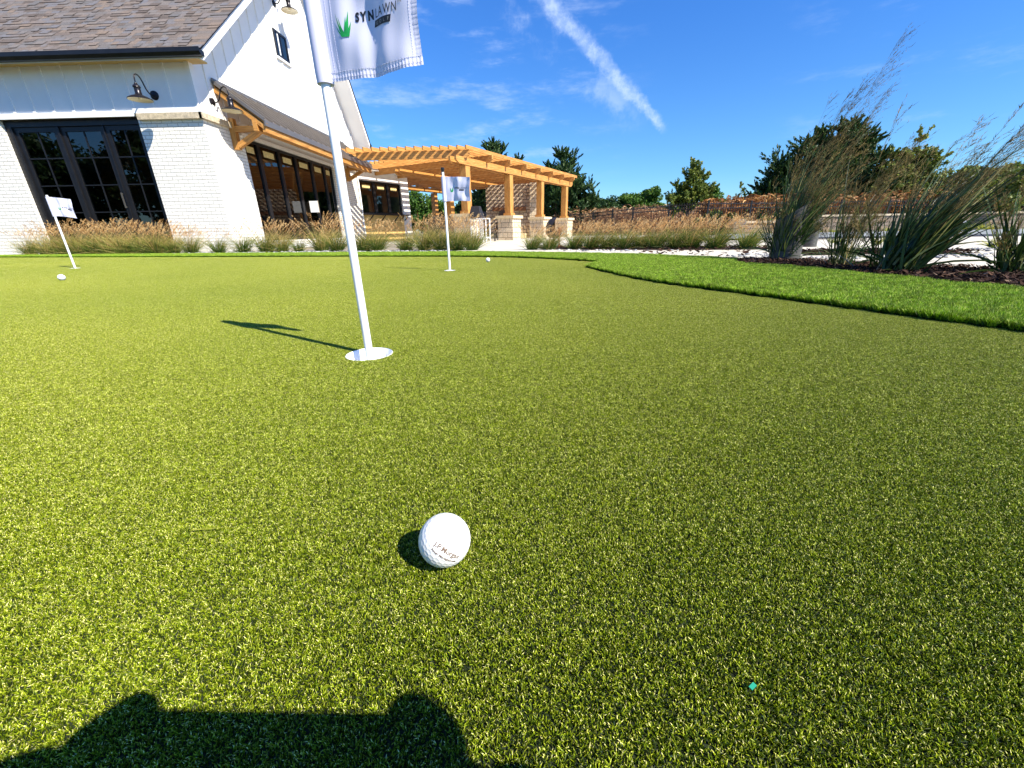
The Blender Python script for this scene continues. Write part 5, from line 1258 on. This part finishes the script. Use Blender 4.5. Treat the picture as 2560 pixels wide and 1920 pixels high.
tree_px('leafy_tree', 2035, 305, 27, 0, 'pine', M['dkleaf'], 'very large dark evergreen with stepped left side behind the tall grass', [(.04, .55, .30, .42), (-.22, .50, .26, .34), (.28, .50, .24, .36), (-.46, .36, .20, .30), (-.62, .2, .14, .22), (.07, .86, .14, .13), (-.05, .25, .6, .24)], 80000, .10, clumps=460, cl_r=.50, trunk=.3)
tree_px('leafy_tree', 2222, 330, 24, 0, 'loose', M['aspen'], 'yellow green tree with loose branches right of the big dark evergreen', [(0, .62, .22, .34), (.12, .45, .20, .3), (-.15, .5, .2, .35)], 17000, .07, clumps=120, cl_r=.32, trunk=.12)
tree_px('leafy_tree', 2285, 432, 26, 0, 'leaf', M['oak'], 'rounded bright green shrub below the loose yellow green tree', [(0, .5, .55, .48)], 16000, .075, clumps=90, cl_r=.4)
tree_px('leafy_tree', 2400, 412, 22, 0, 'leaf', M['aspen'], 'wide olive yellow shrub tree behind the right stone wall', [(0, .5, .75, .45), (.7, .55, .6, .42)], 26000, .075, clumps=150, cl_r=.4)
tree_px('leafy_tree', 2560, 385, 23, 0, 'leaf', M['aspen'], 'olive yellow shrub tree at the right edge beyond the wall', [(0, .5, .6, .46)], 18000, .075, clumps=100, cl_r=.4)
tree_px('leafy_tree', 1960, 455, 36, 0, 'leaf', M['dkleaf'], 'dark shrub filling the gap under the big evergreen', [(0, .5, .8, .45)], 16000, .09, clumps=90, cl_r=.5)
tree_px('leafy_tree', 1900, 520, 21.5, 0, 'leaf', M['oak'], 'low green hedge shrub against the iron fence above the left wall end', [(0, .45, 1.1, .45)], 11000, .06, clumps=80, cl_r=.3, trunk=.05)
tree_px('leafy_tree', 1800, 522, 22, 0, 'leaf', M['aspen'], 'pale flowering shrub behind the iron fence', [(0, .45, .9, .45)], 9000, .055, clumps=70, cl_r=.28, trunk=.05)
# the trees the door glass mirrors stand behind the viewer
for x, y, h in ((-19, -6, 5.5), (-23, -9, 6.8), (-27.5, -8, 5.8), (-32, -11, 7.2), (-37, -10, 6.5)):
    make_tree('leafy_tree', (x, y, 0), h, [(0, .55, .42, .42)], 'leaf', M['dkleaf'], 'tree behind the viewer mirrored in the door glass', 7000, .16, clumps=70, cl_r=.8)

# brown corn beyond the fence and rusty growth above the wall
def corn(name, poly, n, h0, h1, mat, lw=.05, zt=-.1, nl=9):
    a = np.array(poly); P = rng.uniform(a.min(0), a.max(0), (n * 4, 2)); P = P[inside(P, poly)][:n]; n = len(P)
    h = rng.uniform(h0, h1, n); B = np.column_stack([P, np.full(n, zt)]); up = unit(np.column_stack([rng.normal(0, .05, n), rng.normal(0, .05, n), np.ones(n)]))
    out = [blades(B, up, h, np.full(n, .03), np.zeros((n, 3)), 2, rng.beta(2, 2, n))]
    k = np.repeat(np.arange(n), nl); f = rng.uniform(.15, .98, n * nl); pos = B[k] + up[k] * (h[k] * f)[:, None]; th = rng.uniform(0, 6.28, n * nl)
    d = unit(np.stack([np.cos(th), np.sin(th), rng.uniform(.1, 1.2, n * nl)], 1)); L = rng.uniform(.18, .5, n * nl) * (h1 / 1.7); b = np.zeros((n * nl, 3)); b[:, 2] = -L * rng.uniform(.3, 1.0, n * nl)
    out.append(blades(pos, d, L, rng.uniform(.6, 1.2, n * nl) * lw, b, 3, rng.beta(1.8, 1.8, n * nl)))
    V, F, T = join(out); return tag(npmesh(name, V, F, T, mat), kind='stuff')
M['corn'] = tree_mats('dry_corn', (.12, .05, .02), (.36, .17, .07), (.58, .36, .17), (.80, .62, .36), .2)
corn('cornfield', [(2.5, 33), (13.5, 26.5), (16, 30), (8, 46), (2.5, 46)], 2600, 1.55, 1.95, M['corn'])
corn('rusty_shrub_border', [(9.5, 20.9), (30, 20.9), (30, 24), (10, 25)], 2200, 1.2, 1.9, M['orange'], .08)

# ================================================================== fence, walls, lights
def fence(pxs, zt, label, h=1.38):
    pts = [atZ(x, y, zt) for x, y in pxs]; r = empty('iron_fence', (pts[0].x, pts[0].y, -.1)); tag(r, label, 'fence')
    O = Vector(r.location)
    for p in pts:
        b = MB(); b.box((p.x - .035, p.y - .035, -.12), (p.x + .035, p.y + .035, zt + .10)); o = b.build('post', M['black'], r, origin=tuple(O)); o.location = (0, 0, 0)
    for a, c in zip(pts[:-1], pts[1:]):
        d = c - a; L = math.hypot(d.x, d.y); b = MB()
        for z in (zt - .02, zt - .20, .06): b.beam((a.x, a.y, z), (c.x, c.y, z), .03, .035); 
        o = b.build('rail', M['black'], r, origin=tuple(O)); o.location = (0, 0, 0)
        b = MB(); n = int(L / .12)
        for i in range(1, n):
            q = a + d * (i / n); b.box((q.x - .010, q.y - .010, .0), (q.x + .010, q.y + .010, zt + .06))
        o = b.build('picket_panel', M['black'], r, origin=tuple(O)); o.location = (0, 0, 0)
fence([(1425, 537), (1483, 533), (1532, 527), (1583, 522), (1674, 514), (1772, 508), (1879, 507), (1985, 506), (2105, 504), (2225, 502), (2345, 500), (2465, 498), (2590, 495)], 1.25, 'long black iron picket fence in front of the cornfield and trees')

def garden_wall(x0, x1, y0, y1, zt, label, ends=False):
    r = empty('stone_wall', (x0, y0, -.1)); tag(r, label, 'wall', 'low limestone garden walls'); O = Vector(r.location); L = math.hypot(x1 - x0, y1 - y0); ang = math.atan2(y1 - y0, x1 - x0); Rz = Matrix.Rotation(ang, 3, 'Z'); o0 = Vector((x0, y0, 0))
    b = MB(); b.box((0, 0, -.14), (L, .4, zt - .085), Rz, o0); o = b.build('wall_body', M['wallstone'], r, origin=tuple(O)); o.location = (0, 0, 0)
    b = MB(); x = 0
    while x < L - .2:
        w_ = min(random.uniform(.5, .85), L - x); dz = random.uniform(-.006, .006); b.box((x, -.04 + random.uniform(-.01, .01), zt - .084), (x + w_ - .008, .44, zt + dz), Rz, o0); x += w_
    o = b.build('coping', M['stoneband'], r, origin=tuple(O)); o.location = (0, 0, 0)
    if ends:
        b = MB(); b.box((-.25, -.05, -.14), (.25, .45, zt + .09), Rz, o0); o = b.build('end_pier', M['wallstone'], r, origin=tuple(O)); o.location = (0, 0, 0)
pA = atZ(2055, 537, .70); pB = atY(2560, 533, pA.y)
garden_wall(pA.x - 1.2, pB.x + 6, pA.y, pA.y + .02, .70, 'long low limestone wall on the right behind the spotlight')
pC = atY(1850, 553, 18.5); pD = atY(1985, 553, 18.5)
garden_wall(pC.x, pD.x + .9, 18.5, 18.5, pC.z, 'short lower limestone wall with raised end block behind the rightmost fountain grass', True)

def cut_pipe(loc, rad, h0, h1, label, lens=False, tilt=0.0, group='slant cut ground spotlights'):
    """cylinder with a slanted top; h0 low rim (left/front), h1 high rim (right)"""
    r = empty('ground_spotlight', loc); tag(r, label, 'spotlight', group); n = 40
    def rim(a, rr): return (math.cos(a) * rr, math.sin(a) * rr, (h0 + h1) / 2 + (h1 - h0) / 2 * math.cos(a - tilt))
    b = MB()
    for k in range(n):
        a0, a1 = 2 * math.pi * k / n, 2 * math.pi * (k + 1) / n
        c0, c1 = (math.cos(a0), math.sin(a0)), (math.cos(a1), math.sin(a1)); ri = rad * .93
        b.quad([(c0[0] * rad, c0[1] * rad, -.03), (c1[0] * rad, c1[1] * rad, -.03), rim(a1, rad), rim(a0, rad)])
        b.quad([rim(a0, rad), rim(a1, rad), rim(a1, ri), rim(a0, ri)])
        z2 = h0 * .55
        b.quad([(c1[0] * ri, c1[1] * ri, z2), (c0[0] * ri, c0[1] * ri, z2), rim(a0, ri), rim(a1, ri)])
    b.build('housing', M['pipe'], r, smooth=True)
    b = MB(); b.lathe([(0, h0 * .56), (rad * .92, h0 * .56)], (0, 0, 0), 24); b.build('inner_face', M['lens'] if lens else M['black'], r)
    for z in (h0 * .28, h0 * .62):
        b = MB(); b.lathe([(rad + .0005, z - .002), (rad + .002, z), (rad + .0005, z + .002)], (0, 0, 0), n); b.build('seam', M['black'], r)
    return r
p = gnd(1978, 658); cut_pipe((p.x + .03, p.y + .16, gz(p.y)), .115, .33, .48, 'large grey cylinder with slanted cut top behind the tallest switch grass', tilt=R_(-20))
p = gnd(2022, 617); cut_pipe((p.x, p.y, gz(p.y)), .095, .16, .36, 'small grey cylinder with slanted top just right of the large one', tilt=R_(20))
q = atY(2388, 586, 16.6); sp = empty('ground_spotlight', (q.x, 16.6, -.1)); tag(sp, 'dark spotlight with round pale lens in front of the long stone wall', 'spotlight', 'slant cut ground spotlights')
Rt = Matrix.Rotation(R_(-34), 3, 'X') @ Matrix.Identity(3); Rt = Matrix.Rotation(R_(58), 3, 'X')
b = MB(); b.tube([(-.05, .05, -.03), (-.02, .02, .16), (.02, -.12, .40)], [.17, .18, .165], 28); b.build('housing', M['dark'], sp, smooth=True)
ax = Vector((.04, -.14, .24)).normalized(); Rl = ax.to_track_quat('Z', 'Y').to_matrix()
b = MB(); b.lathe([(0, .004), (.150, .002), (.163, -.004)], (.02 + ax.x * .006, -.12 + ax.y * .006, .40 + ax.z * .006), 32, Rl); b.build('lens', M['lens'], sp, smooth=True)

# ================================================================== the person taking the picture (only the shadow is in view)
per_ = empty('person', (.08, -.75, 0)); tag(per_, 'person lying on the green holding a phone, of whom only the shadow shows', 'person')
PO2 = Vector(per_.location)
def skin(name, pts, edges, mat, parent, sub_=2, root=0):
    me = bpy.data.meshes.new(name); me.from_pydata([tuple(Vector(p[:3]) - PO2) for p in pts], edges, []); me.materials.append(mat)
    o = bpy.data.objects.new(name, me); col.objects.link(o); o.parent = parent
    m = o.modifiers.new('skin', 'SKIN'); m.use_smooth_shade = True
    sv = me.skin_vertices[0].data
    for i, p in enumerate(pts): sv[i].radius = (p[3], p[3])
    sv[root].use_root = True
    s = o.modifiers.new('sub', 'SUBSURF'); s.levels = sub_; s.render_levels = sub_
    return o
def chain(pts): return [(i, i + 1) for i in range(len(pts) - 1)]
# body: pelvis, spine, neck, head, arms, legs in one surface
B_ = [(.08, -1.05, .13, .13), (.08, -.80, .15, .12), (.08, -.60, .20, .13), (.08, -.50, .25, .055), (.08, -.43, .27, .085), (.08, -.38, .28, .075),
      (-.09, -.58, .20, .06), (-.20, -.42, .07, .045), (-.15, -.26, .13, .036), (-.085, -.14, .185, .028),
      (.25, -.58, .20, .06), (.36, -.42, .07, .045), (.34, -.26, .13, .036), (.288, -.14, .186, .030),
      (-.02, -1.15, .11, .095), (-.04, -1.5, .09, .06), (-.04, -1.9, .07, .035), (-.05, -2.0, .04, .03),
      (.18, -1.15, .11, .095), (.20, -1.5, .09, .06), (.20, -1.9, .07, .035), (.21, -2.0, .04, .03)]
Eb = [(0, 1), (1, 2), (2, 3), (3, 4), (4, 5), (2, 6), (6, 7), (7, 8), (8, 9), (2, 10), (10, 11), (11, 12), (12, 13), (0, 14), (14, 15), (15, 16), (16, 17), (0, 18), (18, 19), (19, 20), (20, 21)]
skin('body', B_, Eb, M['shirt'], per_)
hd = MB(); hd.lathe([(0, .085), (.05, .075), (.082, .03), (.085, -.02), (.07, -.07), (.03, -.095), (0, -.10)], tuple(Vector((.08, -.40, .285)) - PO2), 24); hd.build('head', M['skin'], per_, smooth=True)
hr = MB(); hr.lathe([(0, .097), (.055, .086), (.092, .035), (.093, -.02), (.088, -.03)], tuple(Vector((.08, -.412, .288)) - PO2), 24); hr.build('hair', M['hair'], per_, smooth=True)
def hand(palm, fingers):
    skin('hand', palm, chain(palm), M['skin'], per_)
    for f in fingers: skin('finger', f, chain(f), M['skin'], per_)
hand([(-.085, -.14, .188, .032), (-.068, -.085, .222, .036), (-.040, -.052, .248, .032), (.004, -.040, .270, .027)],
     [[(.004, -.040, .272, .019), (.034, -.032, .297, .0150), (.051, -.028, .313, .0105)],
      [(-.030, -.050, .240, .016), (-.012, -.022, .232, .011), (.014, -.010, .230, .010)],
      [(-.036, -.055, .225, .015), (-.014, -.022, .212, .011), (.014, -.010, .210, .0095)],
      [(-.044, -.065, .212, .013), (-.014, -.026, .194, .010), (.012, -.014, .190, .0085)],
      [(-.060, -.085, .205, .018), (-.020, -.062, .200, .014), (.018, -.048, .205, .012)]])
hand([(.290, -.14, .188, .036), (.250, -.080, .216, .040), (.220, -.050, .240, .039), (.206, -.042, .272, .027)],
     [[(.205, -.040, .278, .020), (.208, -.032, .300, .017), (.203, -.028, .318, .012)],
      [(.205, -.050, .238, .016), (.186, -.022, .232, .011), (.160, -.010, .230, .010)],
      [(.210, -.055, .224, .015), (.188, -.022, .212, .011), (.160, -.010, .210, .0095)],
      [(.216, -.062, .210, .013), (.188, -.026, .194, .010), (.164, -.014, .190, .0085)],
      [(.228, -.080, .203, .018), (.188, -.060, .200, .014), (.152, -.048, .205, .012)]])
ph = empty('phone', (.08, -.02, .225)); tag(ph, 'phone held level by both hands, seen only as a straight edged shadow', 'phone')
b = MB(); b.box((-.076, -.004, -.036), (.094, .004, .036), Matrix.Rotation(R_(-21), 3, 'X'), Vector((0, 0, .005))); b.build('phone_body', M['black'], ph)
